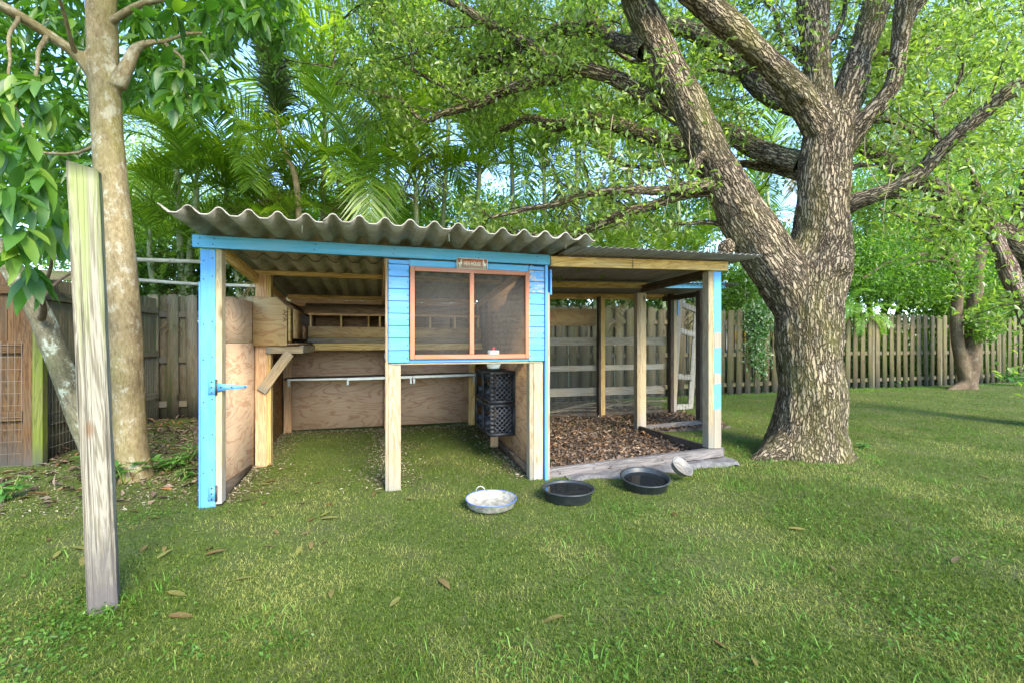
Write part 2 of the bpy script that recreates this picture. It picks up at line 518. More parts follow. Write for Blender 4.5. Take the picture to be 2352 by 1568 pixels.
MOSSPOST = wood('mossy post', (0.17, 0.17, 0.06), (0.06, 0.065, 0.02), (0.10, 0.14, 0.02), 0.5, moss=(0.15, 0.20, 0.02), foot=(0.07, 0.07, 0.07))
BIGPOST = big_post_mat()
WIRE = plain('galvanised wire', (0.44, 0.41, 0.36), 0.6, 0.2, 0.1)
SCREEN = plain('screen wire', (0.22, 0.20, 0.18), 0.6, 0.2, 0.1)
STEEL = plain('zinc steel', (0.62, 0.62, 0.58), 0.4, 0.7, 0.15)
DARKSTEEL = plain('dark flashing', (0.06, 0.05, 0.055), 0.5, 0.2, 0.4)
RUBBER = plain('black rubber', (0.03, 0.035, 0.037), 0.45, 0.0, 0.4, 30.0, 0.5)
CRATE = plain('black crate plastic', (0.035, 0.036, 0.04), 0.45, 0.0, 0.35, 25.0, 0.45)
CRATE_L = plain('grey crate plastic', (0.13, 0.13, 0.14), 0.5, 0.0, 0.3, 25.0, 0.4)  # lattice bars, lighter grey than the rest of the crate
WHITEP = plain('white plastic', (0.75, 0.75, 0.72), 0.4, 0.0, 0.06)
REDP = plain('red plastic', (0.55, 0.03, 0.03), 0.4, 0.0, 0.1)
PIPE = plain('grey pipe', (0.38, 0.38, 0.33), 0.6, 0.0, 0.25, 6.0)
CREAM = plain('cream enamel lettering', (0.78, 0.74, 0.58), 0.5, 0.0, 0.06)
INK = plain('stamp ink', (0.16, 0.08, 0.04), 0.9, 0.0, 0.3)
def rust_sign():
    m = M('red sign plate')
    z = m.sep(m.n('TexCoord').outputs['Generated'])[2]
    c = m.ramp(z, [(0.05, (0.42, 0.27, 0.22)), (0.6, (0.42, 0.16, 0.06)), (1.0, (0.45, 0.07, 0.03))])
    return m.bsdf(m.mix(m.ramp(m.noise(m.coord('Object'), 60, 4), [(0.4, 0.0), (0.8, 0.4)]), c, (0.5, 0.4, 0.3)), 0.5)
SIGNRED = rust_sign()
def asbestos(name, base, dirt):
    m = M(name)
    fine = m.noise(m.pos(), 140, 5, 0.8)
    mid = m.noise(m.pos(), 7, 5, 0.7)
    c = m.mix(m.ramp(fine, [(0.35, 0.0), (0.65, 1.0)]), tuple(x * 0.6 for x in base), base)
    c = m.mix(m.ramp(mid, [(0.42, 0.0), (0.7, 0.8)]), c, dirt)
    big = m.noise(m.pos((1.0, 1.0, 6.0)), 2.3, 6, 0.7)
    c = m.mix(m.ramp(big, [(0.5, 0.0), (0.72, 0.7)]), c, (0.10, 0.09, 0.06))
    return m.bsdf(c, 0.92, m.bump(fine, 0.4, 0.003), spec=0.15)
ROOFMAT = asbestos('fibre cement', (0.50, 0.45, 0.385), (0.25, 0.215, 0.155))
def metal_roof():
    m = M('grey corrugated metal')
    st = m.noise(m.coord('Object', (14, 1.2, 1.2)), 2.0, 5, 0.7)
    c = m.ramp(st, [(0.3, (0.20, 0.185, 0.19)), (0.7, (0.40, 0.375, 0.37))])
    c = m.mix(m.ramp(m.noise(m.coord('Object'), 4, 5, 0.7), [(0.5, 0.0), (0.75, 0.7)]), c, (0.22, 0.16, 0.10))
    return m.bsdf(c, 0.5, m.bump(st, 0.1, 0.002), 0.35)
TIN = metal_roof()
def concrete():
    m = M('rough concrete')
    n1 = m.noise(m.coord('Object'), 18, 7, 0.75); n2 = m.noise(m.coord('Object'), 70, 4, 0.7)
    c = m.ramp(m.math('ADD', m.math('MULTIPLY', n1, 0.7), m.math('MULTIPLY', n2, 0.3)), [(0.3, (0.075, 0.07, 0.068)), (0.65, (0.235, 0.22, 0.215))])
    return m.bsdf(c, 0.95, m.bump(n1, 0.7, 0.02), spec=0.1)
CONC = concrete()

def ground_mat():
    m = M('soil under the lawn')
    n1 = m.noise(m.pos(), 2.2, 6, 0.65); n2 = m.noise(m.pos(), 45, 5, 0.75)
    dirt = m.ramp(n2, [(0.3, (0.045, 0.038, 0.022)), (0.7, (0.17, 0.145, 0.09))])
    green = m.ramp(n2, [(0.3, (0.045, 0.07, 0.014)), (0.7, (0.14, 0.18, 0.045))])
    c = m.mix(m.ramp(n1, [(0.45, 0.0), (0.68, 0.55)]), green, dirt)
    return m.bsdf(c, 0.95, m.bump(n2, 0.6, 0.02), spec=0.1)
GROUND = ground_mat()
def grass_mat(name, a, b, c):
    m = M(name)
    i = m.island()
    patch = m.noise(m.pos(), 1.1, 6, 0.6)  # pale patches: worn turf plus painted stand-ins for soft sunlight
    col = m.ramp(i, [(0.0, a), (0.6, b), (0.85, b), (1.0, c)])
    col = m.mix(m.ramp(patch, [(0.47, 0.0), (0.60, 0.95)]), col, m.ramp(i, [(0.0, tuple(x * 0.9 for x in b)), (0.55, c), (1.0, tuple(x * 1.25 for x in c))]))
    return m.leaf(col, col, 0.3, 0.5, 0.012)
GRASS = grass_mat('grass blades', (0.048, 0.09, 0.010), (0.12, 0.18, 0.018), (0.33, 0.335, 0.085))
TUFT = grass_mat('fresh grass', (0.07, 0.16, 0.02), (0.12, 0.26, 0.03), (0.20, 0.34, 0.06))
def litter_mat(name, stops, use='island'):
    m = M(name)
    c = m.ramp(m.island() if use == 'island' else m.objrand(), stops)
    nz = m.noise(m.pos(), 60, 4, 0.7)
    c = m.mix(m.ramp(nz, [(0.4, 0.0), (0.8, 0.5)]), c, (0.10, 0.06, 0.03))
    return m.leaf(c, c, 0.2, 0.5, 0.02)
LITTER = litter_mat('leaf litter', [(0.0, (0.07, 0.05, 0.04)), (0.4, (0.17, 0.125, 0.09)), (0.75, (0.30, 0.22, 0.16)), (0.92, (0.36, 0.17, 0.06)), (1.0, (0.46, 0.34, 0.22))])
DRYLEAF = litter_mat('dry leaf', [(0.0, (0.17, 0.10, 0.04)), (0.35, (0.22, 0.17, 0.06)), (0.7, (0.24, 0.24, 0.06)), (1.0, (0.15, 0.12, 0.06))], 'obj')
def leafmat(name, a, b, c, fac=0.5, gloss=0.05, tr=(1.9, 2.0, 0.9), use='island', rough=0.4):
    m = M(name)
    col = m.ramp(m.island() if use == 'island' else m.objrand(), [(0.0, a), (0.55, b), (1.0, c)])
    tcol = m.mix(1.0, col, (*tr, 1), 'MULTIPLY')
    return m.leaf(col, tcol, fac, rough, gloss)
OAKLEAF = leafmat('oak leaf', (0.09, 0.16, 0.028), (0.20, 0.29, 0.055), (0.33, 0.41, 0.11), 0.52)
MANGO = leafmat('broad leaf', (0.045, 0.12, 0.014), (0.09, 0.21, 0.022), (0.17, 0.31, 0.032), 0.5, 0.05, (1.7, 1.9, 0.7))
MANGO_O = leafmat('broad leaf single', (0.04, 0.11, 0.014), (0.075, 0.19, 0.022), (0.21, 0.31, 0.035), 0.45, 0.04, (1.7, 1.9, 0.7), 'obj', 0.5)
PALMLEAF = leafmat('palm leaflet', (0.10, 0.19, 0.022), (0.20, 0.33, 0.038), (0.36, 0.48, 0.065), 0.5, 0.04, (1.9, 1.8, 0.6))
FOXLEAF = leafmat('dark plume leaflet', (0.025, 0.05, 0.012), (0.045, 0.08, 0.02), (0.08, 0.12, 0.03), 0.4, 0.05)
FARLEAF = leafmat('far leaf', (0.05, 0.12, 0.016), (0.11, 0.22, 0.028), (0.22, 0.35, 0.05), 0.55, 0.04)
DARKFAR = leafmat('dark shrub leaf', (0.05, 0.10, 0.016), (0.09, 0.17, 0.025), (0.15, 0.25, 0.035), 0.5, 0.04)  # darker green leaf for the shrub rows at the fence
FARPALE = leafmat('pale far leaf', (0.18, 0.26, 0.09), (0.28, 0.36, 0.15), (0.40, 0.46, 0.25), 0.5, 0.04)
FERN = leafmat('fern', (0.12, 0.24, 0.04), (0.20, 0.34, 0.07), (0.28, 0.42, 0.12), 0.5, 0.04)
WEED = leafmat('weed leaf', (0.06, 0.17, 0.03), (0.10, 0.26, 0.045), (0.16, 0.34, 0.07), 0.4, 0.07, use='obj')
STRAW = plain('dry straw', (0.36, 0.28, 0.17), 0.9, 0.0, 0.4)
OAKBARK = bark('oak bark', (0.47, 0.375, 0.26), (0.045, 0.032, 0.02), (0.27, 0.26, 0.06), (0.50, 0.48, 0.36), (36, 36, 5.2), 0.045, 0.2, 1.0)
OAKBARK2 = bark('dark oak bark', (0.36, 0.285, 0.19), (0.025, 0.02, 0.015), (0.11, 0.13, 0.04), (0.36, 0.38, 0.28), (38, 38, 9), 0.025, 0.4)
SMOOTHBARK = bark('smooth pale bark', (0.36, 0.30, 0.18), (0.12, 0.082, 0.036), (0.17, 0.175, 0.02), (0.44, 0.42, 0.33), (42, 42, 14), 0.01, 0.7, 0.8, True)
LICHBARK = bark('lichened bark', (0.24, 0.22, 0.15), (0.06, 0.055, 0.03), (0.10, 0.13, 0.03), (0.42, 0.46, 0.37), (30, 30, 16), 0.006, 1.0, 0.5, True)
BROWNBARK = bark('brown bark', (0.19, 0.14, 0.095), (0.06, 0.04, 0.025), (0.17, 0.15, 0.06), (0.38, 0.34, 0.27), (30, 30, 12), 0.008, 0.3, 0.5, True)
SNAGBARK = bark('dead wood', (0.48, 0.39, 0.32), (0.09, 0.05, 0.04), (0.30, 0.14, 0.09), (0.5, 0.46, 0.4), (44, 44, 3), 0.03, 0.3, 0.9)
def palm_stem_mat():
    m = M('palm stem')
    L = m.sep(m.attr('bark', (1, 1, 1)))[2]
    ring = m.math('FRACT', m.math('MULTIPLY', L, 6.0))
    c = m.ramp(ring, [(0.0, (0.10, 0.11, 0.05)), (0.08, (0.33, 0.38, 0.24)), (1.0, (0.27, 0.34, 0.17))])
    nz = m.noise(m.attr('bark', (10, 10, 4)), 2, 5, 0.7)
    return m.bsdf(m.mix(m.ramp(nz, [(0.45, 0.0), (0.75, 0.7)]), c, (0.42, 0.40, 0.30)), 0.7)
PALMSTEM = palm_stem_mat()
RACHIS = plain('frond rib', (0.24, 0.30, 0.07), 0.5, 0.0, 0.3)
def water():
    m = M('pan water')
    p = m.n('BsdfPrincipled'); m.set(p.inputs['Base Color'], (0.012, 0.014, 0.016)); p.inputs['Roughness'].default_value = 0.03
    p.inputs['IOR'].default_value = 1.33
    nz = m.noise(m.coord('Object'), 9, 2); m.set(p.inputs['Normal'], m.bump(nz, 0.05, 0.003))
    m.t.links.new(p.outputs[0], m.out.inputs[0]); return m.m
WATER = water()
def enamel():
    m = M('worn enamel')
    nz = m.noise(m.coord('Object'), 22, 6, 0.75)
    up = m.sep(m.n('NewGeometry').outputs['Normal'])[2]
    c = m.ramp(nz, [(0.30, (0.13, 0.115, 0.09)), (0.48, (0.30, 0.28, 0.23)), (0.72, (0.55, 0.54, 0.46))])
    return m.bsdf(c, 0.6, m.bump(nz, 0.3, 0.004))
ENAMEL = enamel()
DIRTYBOWL = plain('grey alloy bowl', (0.22, 0.205, 0.185), 0.6, 0.3, 0.35, 20)
BLUERIM = plain('blue enamel rim', (0.08, 0.16, 0.42), 0.4, 0.0, 0.2)
HOUSEWALL = plain('cream render', (0.72, 0.70, 0.64), 0.9, 0.0, 0.05)
HOUSEBAND = plain('yellow band', (0.75, 0.50, 0.08), 0.8, 0.0, 0.05)
TEAL = plain('teal drum', (0.03, 0.28, 0.22), 0.5, 0.0, 0.1)

# ------------------------------------------------------------------ the ground
def build_ground():
    ax = np.unique(np.concatenate([np.linspace(-120, 120, 25), np.linspace(-16, 22, 77)]))
    ay = np.unique(np.concatenate([np.linspace(-60, 180, 25), np.linspace(-6, 20, 105)]))
    X, Y = np.meshgrid(ax, ay)
    Z = gz(X, Y)
    v = np.stack([X, Y, Z], -1).reshape(-1, 3)
    nx = len(ax)
    i, j = np.meshgrid(np.arange(nx - 1), np.arange(len(ay) - 1))
    b = (j * nx + i).ravel()
    f = np.stack([b, b + 1, b + 1 + nx, b + nx], -1)
    o = new_obj('ground', np_mesh('ground', v, f, GROUND, True))
    tag(o, kind='structure')
build_ground()

def blades(P, h, w, lean, mat, name, label):
    """grass blades: base points, height, width, lean; 3 triangles each"""
    n = len(P)
    a = rng.uniform(0, 2 * math.pi, n)
    side = np.stack([np.cos(a), np.sin(a), np.zeros(n)], -1)
    b = a + rng.normal(math.pi / 2, 0.6, n)
    out = np.stack([np.cos(b), np.sin(b), np.zeros(n)], -1)
    up = np.array([0, 0, 1.0])
    h = h[:, None]; w = w[:, None]; lean = lean[:, None]
    mid = P + up * h * 0.55 + out * lean * h * 0.35
    tip = P + up * h * (1 - 0.35 * np.minimum(lean, 1.6)) + out * lean * h
    v = np.stack([P - side * w / 2, P + side * w / 2, mid - side * w * 0.38, mid + side * w * 0.38, tip], 1).reshape(-1, 3)
    k = np.arange(n)[:, None] * 5
    q = k + np.array([0, 1, 3, 2])
    t = k + np.array([2, 3, 4])
    o = new_obj(name, np_mesh(name, v, [q, t], mat))
    tag(o, label, 'grass', kind='stuff')
    return o

def in_run(u, v):
    return ((u > 2.58) & (u < 4.5) & (v > -0.10) & (v < 3.9)) | ((u > 4.3) & (u < 5.9) & (v > 1.2) & (v < 3.9))

def build_grass():
    Ymin, Ymax = 1.1, 13.0
    n = 500000
    Y = Ymin * (Ymax / Ymin) ** rng.uniform(0, 1, n) ** 0.92
    X = rng.uniform(-1.0, 1.0, n) * (1.26 * Y + 0.45 * rng.uniform(0, 1, n) ** 2 * Y)
    u, v = uv_of(X, Y)
    keep = ~in_run(u, v)
    inside = (u > 0.0) & (u < 2.55) & (v > 0.0)
    keep &= ~(inside & (v > 2.35))
    keep &= ~((u < 0.02) & (u > -1.9) & (v > 1.5))                       # bare strip by the left fence
    keep &= ~((u < -1.8) & (v > 1.5))
    keep &= v < fence_v(u) - 0.1
    # thinner turf: worn patches, along the walls inside, beneath the far trees
    pn = np.array([mnoise.noise((x * 1.1, y * 1.1, 3.3)) for x, y in zip(X, Y)])
    thin = sstep(-0.05, 0.45, pn) * 0.55
    edge = np.where(inside, np.minimum(np.minimum(np.abs(u - 0.1), np.abs(u - 2.5)), np.minimum(np.abs(u - 1.33) + 0.05, np.abs(v - 2.4))), 1.0)
    thin = np.maximum(thin, 0.85 * (1 - sstep(0.02, 0.30, edge)))
    thin = np.maximum(thin, 0.8 * sstep(2.6, 4.0, v) * (u > 5))
    thin = np.maximum(thin, 0.5 * (u < 0.2) * sstep(0.0, 0.9, v))
    keep &= rng.uniform(0, 1, n) > thin
    X, Y, u, v, pn = X[keep], Y[keep], u[keep], v[keep], pn[keep]
    P = np.stack([X, Y, gz(X, Y) - 0.002], -1)
    m = len(P)
    h = rng.uniform(0.010, 0.026, m) * (1 + 0.3 * np.clip(pn, -1, 0.2))
    h = h * np.where(X > 1.5, 1.25, 1.0)
    w = rng.uniform(0.0022, 0.0042, m) * np.clip(0.75 + Y * 0.13, 1, 2.6)
    lean = rng.uniform(0.3, 1.7, m)
    blades(P, h, w, lean, GRASS, 'grass', 'short mown lawn grass with yellowish patches, part worn and part painted sunlight')
    # longer fresh tufts, mostly to the right and along the fence
    P2 = []
    for k in range(260):
        Yc = rng.uniform(1.5, 10.5)
        Xc = rng.uniform(0.10, 1.15) * Yc if rng.uniform() < 0.82 else rng.uniform(-1.1, 0.2) * Yc
        uc, vc = uv_of(Xc, Yc)
        if in_run(uc, vc) or vc > fence_v(uc) - 0.2 or (0 < uc < 2.6 and vc > 0): continue
        if uc < 0 and vc > 0: continue
        nb = rng.integers(15, 45)
        P2.append(np.stack([rng.normal(Xc, 0.07, nb), rng.normal(Yc, 0.07, nb)], -1))
    for k in range(420):                                                    # growth along the fence foot
        uc = rng.uniform(5.7, 17.5); vc = fence_v(uc) - rng.uniform(0.05, 0.6)
        p = W(uc, vc, 0); nb = rng.integers(5, 18)
        P2.append(np.stack([rng.normal(p[0], 0.07, nb), rng.normal(p[1], 0.07, nb)], -1))
    for (xc, yc, r0, nt) in ((3.05, 4.85, 0.62, 60), (-1.77, 2.0, 0.09, 14), (-3.2, 3.95, 0.26, 20)):
        for k in range(nt):
            a = rng.uniform(0, 6.28); rr = r0 * rng.uniform(0.9, 1.2); nb = rng.integers(6, 16)
            P2.append(np.stack([rng.normal(xc + rr * math.cos(a), 0.03, nb), rng.normal(yc + rr * math.sin(a) * 0.9, 0.03, nb)], -1))
    P2 = np.concatenate(P2)
    P2 = np.column_stack([P2, gz(P2[:, 0], P2[:, 1]) - 0.003])
    m = len(P2)
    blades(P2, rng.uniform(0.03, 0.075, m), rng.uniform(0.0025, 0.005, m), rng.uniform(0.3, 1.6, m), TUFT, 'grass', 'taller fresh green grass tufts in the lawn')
build_grass()

def build_weeds():
    C = []
    for (x, y, r, n) in ((60, 1470, 0.22, 900), (150, 1420, 0.10, 250), (330, 1190, 0.12, 260), (30, 1530, 0.2, 500), (650, 1480, 0.05, 90), (450, 1500, 0.06, 110), (1420, 1560, 0.12, 260), (1700, 1540, 0.12, 260), (2050, 1420, 0.16, 420), (2200, 1250, 0.2, 500), (1520, 1350, 0.06, 120), (2290, 1480, 0.16, 420), (1850, 1210, 0.12, 220), (1150, 1500, 0.06, 100)):
        Yc = CAMH * F / (y - CY); Xc = (x - CX) / F * Yc
        n = int(n * 0.6); C.append(np.column_stack([rng.normal(Xc, r, n), rng.normal(Yc, r, n)]))
    C = np.concatenate(C); n = len(C)
    c = np.column_stack([C, gz(C[:, 0], C[:, 1]) + rng.uniform(0.012, 0.034, n)])
    d = rng.normal(size=(n, 3)); d[:, 2] *= 0.3
    v, f = leaves_np(c, d, rng.normal(size=(n, 3)) * 0.35 + [0, 0, 1], rng.uniform(0.012, 0.026, n), rng.uniform(0.009, 0.016, n), 0.15)
    m = leafmat('lawn weed leaf', (0.05, 0.11, 0.014), (0.09, 0.185, 0.024), (0.15, 0.26, 0.04), 0.35, 0.02)
    o = new_obj('weeds', np_mesh('weeds', v, f, m)); tag(o, 'small round leaved weeds growing in patches in the lawn', 'weeds', kind='stuff')
build_weeds()

# ------------------------------------------------------------------ the hen house
hh = empty('hen_house', P0, ANG)
tag(hh, 'blue and bare timber hen house with corrugated roof and open wire run', 'hen house')
Y3 = (0, 1, 0); X3 = (1, 0, 0); Z3 = (0, 0, 1)

def vpost(u0, u1, v0, v1, z0, z1, mat, name='post', label=None):
    return board(name, ((u0 + u1) / 2, (v0 + v1) / 2, z0), ((u0 + u1) / 2, (v0 + v1) / 2, z1), u1 - u0, v1 - v0, mat, hh, X3, label)

def hbeam(u0, u1, v, z0, z1, t, mat, name='beam', dz=0.0, label=None):
    """beam along u; front face at v"""
    return board(name, (u0, v + t / 2, (z0 + z1) / 2), (u1, v + t / 2, (z0 + z1) / 2 + dz), z1 - z0, t, mat, hh, Z3, label)

def vbeam(u, v0, v1, z0, z1, t, mat, name='beam', dz=0.0, label=None):
    return board(name, (u + t / 2, v0, (z0 + z1) / 2), (u + t / 2, v1, (z0 + z1) / 2 + dz), z1 - z0, t, mat, hh, Z3, label)

# front left corner post: blue face board, pale bare edge, blue return
vpost(0.0, 0.093, 0.0, 0.022, 0.0, 1.834, BLUE, 'corner_board', 'blue painted corner board with hinges')
vpost(0.094, 0.134, 0.001, 0.09, 0.02, 1.834, PALE, 'post', 'pale bare door jamb post')
vpost(0.002, 0.092, 0.024, 0.09, 0.0, 1.834, BLUE_B)
vpost(-0.012, -0.002, 0.004, 0.12, 0.0, 1.60, BLUE, 'siding_board')
# header and rafters
hbeam(-0.037, 2.626, -0.040, 1.836, 1.923, 0.036, BLUE_B, 'header_beam', label='blue painted header beam under the roof')
vbeam(0.100, 0.092, 2.42, 1.785, 1.875, 0.036, PINE, 'rafter', -0.16)
vbeam(1.255, 0.04, 2.42, 1.79, 1.88, 0.036, PINE_RED, 'rafter', -0.16)
vbeam(2.49, 0.092, 2.42, 1.785, 1.875, 0.036, PINE_RED, 'rafter', -0.16)
hbeam(0.082, 1.254, 1.045, 1.806, 1.850, 0.036, PINE, 'purlin')
hbeam(1.293, 2.488, 1.045, 1.806, 1.850, 0.036, PINE, 'purlin')
hbeam(0.16, 2.48, 2.345, 1.695, 1.752, 0.036, PINE, 'beam')
hbeam(0.20, 2.48, 2.33, 1.615, 1.690, 0.045, PINE_RED, 'beam')
# left wall: two plywood panels, framing posts
def panel(name, pts, thick, mat, parent=hh, axis='u', label=None):
    """flat plywood panel; pts = outline. axis u: pts are (v,z) at u; axis v: pts are (u,z) at v"""
    pos, poly = pts
    c = np.mean(poly, 0)
    mb = MB()
    mb.prism([(p[0] - c[0], p[1] - c[1]) for p in poly], -thick / 2, thick / 2)
    o = mb.build(name, mat, parent)
    if axis == 'u':
        Mx = Matrix(((0, 0, 1), (1, 0, 0), (0, 1, 0))).to_4x4(); Mx.translation = (pos, c[0], c[1])
    elif axis == 'v':
        Mx = Matrix(((1, 0, 0), (0, 0, -1), (0, 1, 0))).to_4x4(); Mx.translation = (c[0], pos, c[1])
    else:
        Mx = Matrix.Translation((c[0], c[1], pos))
    o.matrix_basis = Mx
    if label: o['label'] = label
    return o
panel('wall_panel', (0.088, [(0.092, 0.02), (2.43, 0.06), (2.43, 1.165), (0.092, 1.165)]), 0.012, PLY)
top = [(0.092, 1.17), (2.43, 1.17), (2.43, 1.56), (1.0, 1.545), (0.5, 1.535), (0.092, 1.51)]
panel('wall_panel', (0.088, top), 0.012, PLY)
panel('skirting', (0.1, [(0.10, 0.0), (0.95, 0.03), (0.95, 0.06), (0.10, 0.13)]), 0.010, DARKWOOD)
vpost(0.108, 0.205, 1.045, 1.082, 0.0, 1.81, PINE_RED)
vpost(0.205, 0.240, 1.046, 1.135, 0.02, 1.81, PINE)
vpost(0.112, 0.198, 2.38, 2.418, 0.04, 1.62, PINE_RED)
# back wall
panel('wall_panel', (2.436, [(0.10, 0.10), (1.31, 0.10), (1.31, 1.12), (0.10, 1.12)]), 0.012, PLY, axis='v')
panel('wall_panel', (2.436, [(1.314, 0.10), (2.49, 0.10), (2.49, 1.12), (1.314, 1.12)]), 0.012, PLY, axis='v')
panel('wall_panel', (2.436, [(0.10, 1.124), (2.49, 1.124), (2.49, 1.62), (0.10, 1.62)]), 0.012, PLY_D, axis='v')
vpost(1.285, 1.325, 2.34, 2.428, 0.04, 1.61, PINE_RED)
vpost(2.385, 2.470, 2.385, 2.428, 0.04, 1.61, PINE)
# right wall of the closed part
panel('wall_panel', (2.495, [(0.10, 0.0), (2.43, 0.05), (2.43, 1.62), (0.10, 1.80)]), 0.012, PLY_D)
panel('skirting', (2.482, [(0.10, -0.02), (1.6, 0.03), (1.6, 0.12), (0.10, 0.09)]), 0.010, DARKWOOD)
vpost(2.395, 2.480, 1.16, 1.20, 0.03, 1.0, PINE_RED)
# ledge along the back with metal edge and brackets
board('ledge_board', (0.15, 2.26, 0.745), (2.43, 2.26, 0.765), 0.30, 0.018, DARKSTEEL, hh, Y3)
board('ledge_edge', (0.20, 2.098, 0.742), (0.85, 2.098, 0.742), 0.024, 0.012, STEEL, hh, Z3)
board('ledge_edge', (0.852, 2.094, 0.738), (1.62, 2.094, 0.748), 0.034, 0.014, STEEL, hh, Z3)
board('ledge_edge', (1.622, 2.094, 0.748), (2.44, 2.094, 0.760), 0.034, 0.014, STEEL, hh, Z3)
for ub in (0.215, 0.86, 1.60, 1.64, 2.40):
    board('bracket', (ub, 2.105, 0.735), (ub, 2.105, 0.665), 0.026, 0.01, STEEL, hh, X3)
# nest boxes along the left and back walls
nz0 = 1.150
nb = panel('nest_box', (0.990, [(0.103, 1.142), (0.388, 1.142), (0.388, 1.505), (0.297, 1.592), (0.103, 1.592)]), 0.012, PLY_L, axis='v', label='angled plywood end panel of the nest box')
board('shelf_arm', (0.205, 1.028, 1.104), (0.525, 1.028, 1.104), 0.066, 0.036, PINE_GREY, hh, Z3)
board('shelf_beam', (0.505, 1.05, 1.108), (0.505, 1.88, 1.108), 0.075, 0.036, PINE_GREY, hh, Z3)
board('shelf_beam', (0.50, 1.90, 1.125), (2.46, 1.90, 1.125), 0.078, 0.036, PINE, hh, Z3)
board('brace', (0.165, 1.025, 0.72), (0.405, 1.025, 1.075), 0.088, 0.036, PINE_GREY, hh, X3)
panel('nest_floor', (1.158, [(0.10, 1.0), (0.48, 1.0), (0.48, 2.42), (0.10, 2.42)]), 0.014, PLY_D, axis='z')
panel('nest_floor', (1.172, [(0.484, 1.92), (2.46, 1.92), (2.46, 2.42), (0.484, 2.42)]), 0.014, PINE_GREY, axis='z')
panel('nest_lip', (0.435, [(1.62, 1.215), (1.93, 1.205), (1.93, 1.345), (1.62, 1.345)]), 0.012, PLY_D)
panel('nest_lip', (1.95, [(0.442, 1.225), (2.46, 1.230), (2.46, 1.350), (0.442, 1.356)]), 0.012, PLY_L, axis='v')
board('nest_sill', (0.43, 1.965, 1.200), (2.46, 1.965, 1.205), 0.045, 0.03, PINE_GREY, hh, Z3)
panel('nest_partition', (0.402, [(1.00, 1.18), (1.12, 1.18), (1.12, 1.50), (1.00, 1.50)]), 0.012, PINE)
panel('nest_partition', (0.410, [(1.20, 1.21), (1.62, 1.21), (1.62, 1.50), (1.20, 1.50)]), 0.012, PLY_L)
Ml = Matrix.Translation((0.34, 1.70, 1.548)) @ Matrix.Rotation(R(44), 4, 'Y')
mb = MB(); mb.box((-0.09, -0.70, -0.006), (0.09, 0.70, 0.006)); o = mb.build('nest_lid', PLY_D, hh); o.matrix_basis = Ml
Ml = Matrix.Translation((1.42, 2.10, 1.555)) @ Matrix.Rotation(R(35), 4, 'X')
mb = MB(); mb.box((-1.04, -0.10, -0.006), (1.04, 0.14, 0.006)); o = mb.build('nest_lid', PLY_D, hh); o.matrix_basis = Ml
board('nest_rail', (0.43, 2.02, 1.498), (2.46, 2.02, 1.502), 0.022, 0.016, PINE_RED, hh, Z3)
for ud in (0.46, 0.79, 1.10, 1.23, 1.52, 1.83, 2.14, 2.44):
    board('nest_divider', (ud, 2.02, 1.235), (ud, 2.02, 1.487), 0.022, 0.016, PINE, hh, X3)
    panel('nest_divider', (ud, [(2.03, 1.18), (2.42, 1.18), (2.42, 1.52), (2.03, 1.49)]), 0.010, PLY_D)
# front posts
vpost(1.285, 1.380, 0.002, 0.038, -0.03, 1.012, PINE_GREY)
vpost(1.262, 1.284, 0.004, 0.09, -0.02, 1.834, PINE_GREY)
vpost(2.492, 2.577, 0.002, 0.038, -0.03, 1.012, PALE)
vpost(2.455, 2.490, 0.004, 0.09, -0.03, 1.834, PINE_GREY)
vpost(2.586, 2.612, -0.030, 0.060, -0.04, 1.834, BLUE, 'corner_board')
vpost(2.6125, 2.632, -0.02, 0.070, -0.04, 1.60, PINE_GREY)
vpost(2.634, 2.650, -0.024, 0.030, 1.58, 1.80, BLUE, 'corner_board')
# siding left and right of the screened window
for (u0, u1) in ((1.285, 1.443), (2.442, 2.582)):
    zb = 1.0135
    for k in range(9):
        z1 = min(zb + 0.0955, 1.822)
        if z1 - zb > 0.02:
            board('siding_board', ((u0 + u1) / 2 - (u1 - u0) / 2, -0.012 - 0.001 * (k % 2), (zb + z1) / 2), (u1, -0.010, (zb + z1) / 2), z1 - zb - 0.003, 0.016, BLUE_P if (u0 > 2 and k in (6, 7)) else BLUE, hh, Z3)
        zb += 0.0966
hbeam(1.444, 2.441, -0.016, 1.775, 1.826, 0.016, BLUE_B, 'trim_board')
hbeam(1.444, 2.441, -0.014, 1.014, 1.037, 0.016, BLUE, 'trim_board')
hbeam(1.30, 2.57, -0.004, 0.997, 1.011, 0.05, PALE, 'trim_board')
# bare patch where paint has come off
# screened window
win = empty('window', (0, 0, 0)); win.parent = hh; win['label'] = 'two-pane wire screened window in a terracotta frame'
def wbar(a, b, w, name='frame_rail'):
    return board(name, a, b, w, 0.024, TERRA, win, Z3 if abs(a[0] - b[0]) > 0.1 else X3)
wv_ = -0.028
wbar((1.467, wv_, 1.040), (1.467, wv_, 1.772), 0.036, 'frame_stile')
wbar((2.424, wv_, 1.040), (2.424, wv_, 1.772), 0.036, 'frame_stile')
wbar((1.9445, wv_ + .001, 1.077), (1.9445, wv_ + .001, 1.735), 0.036, 'mullion')
wbar((1.486, wv_, 1.058), (2.405, wv_, 1.058), 0.036)
wbar((1.486, wv_, 1.754), (2.405, wv_, 1.754), 0.036)
for (a, b) in ((1.487, 1.925), (1.964, 2.405)):
    mb = MB()
    for k in range(int((b - a) / 0.0103) + 1):
        u = a + k * 0.0103
        mb.bar((u, -0.014, 1.078), (u, -0.014, 1.734), 0.0014, 0.0014, X3)
    for k in range(int((1.734 - 1.078) / 0.0103)):
        z = 1.083 + k * 0.0103
        mb.bar((a, -0.0155, z), (b, -0.0155, z), 0.0014, 0.0014, Z3)
    mb.build('wire_mesh', SCREEN, win, kind='stuff')
nm = None
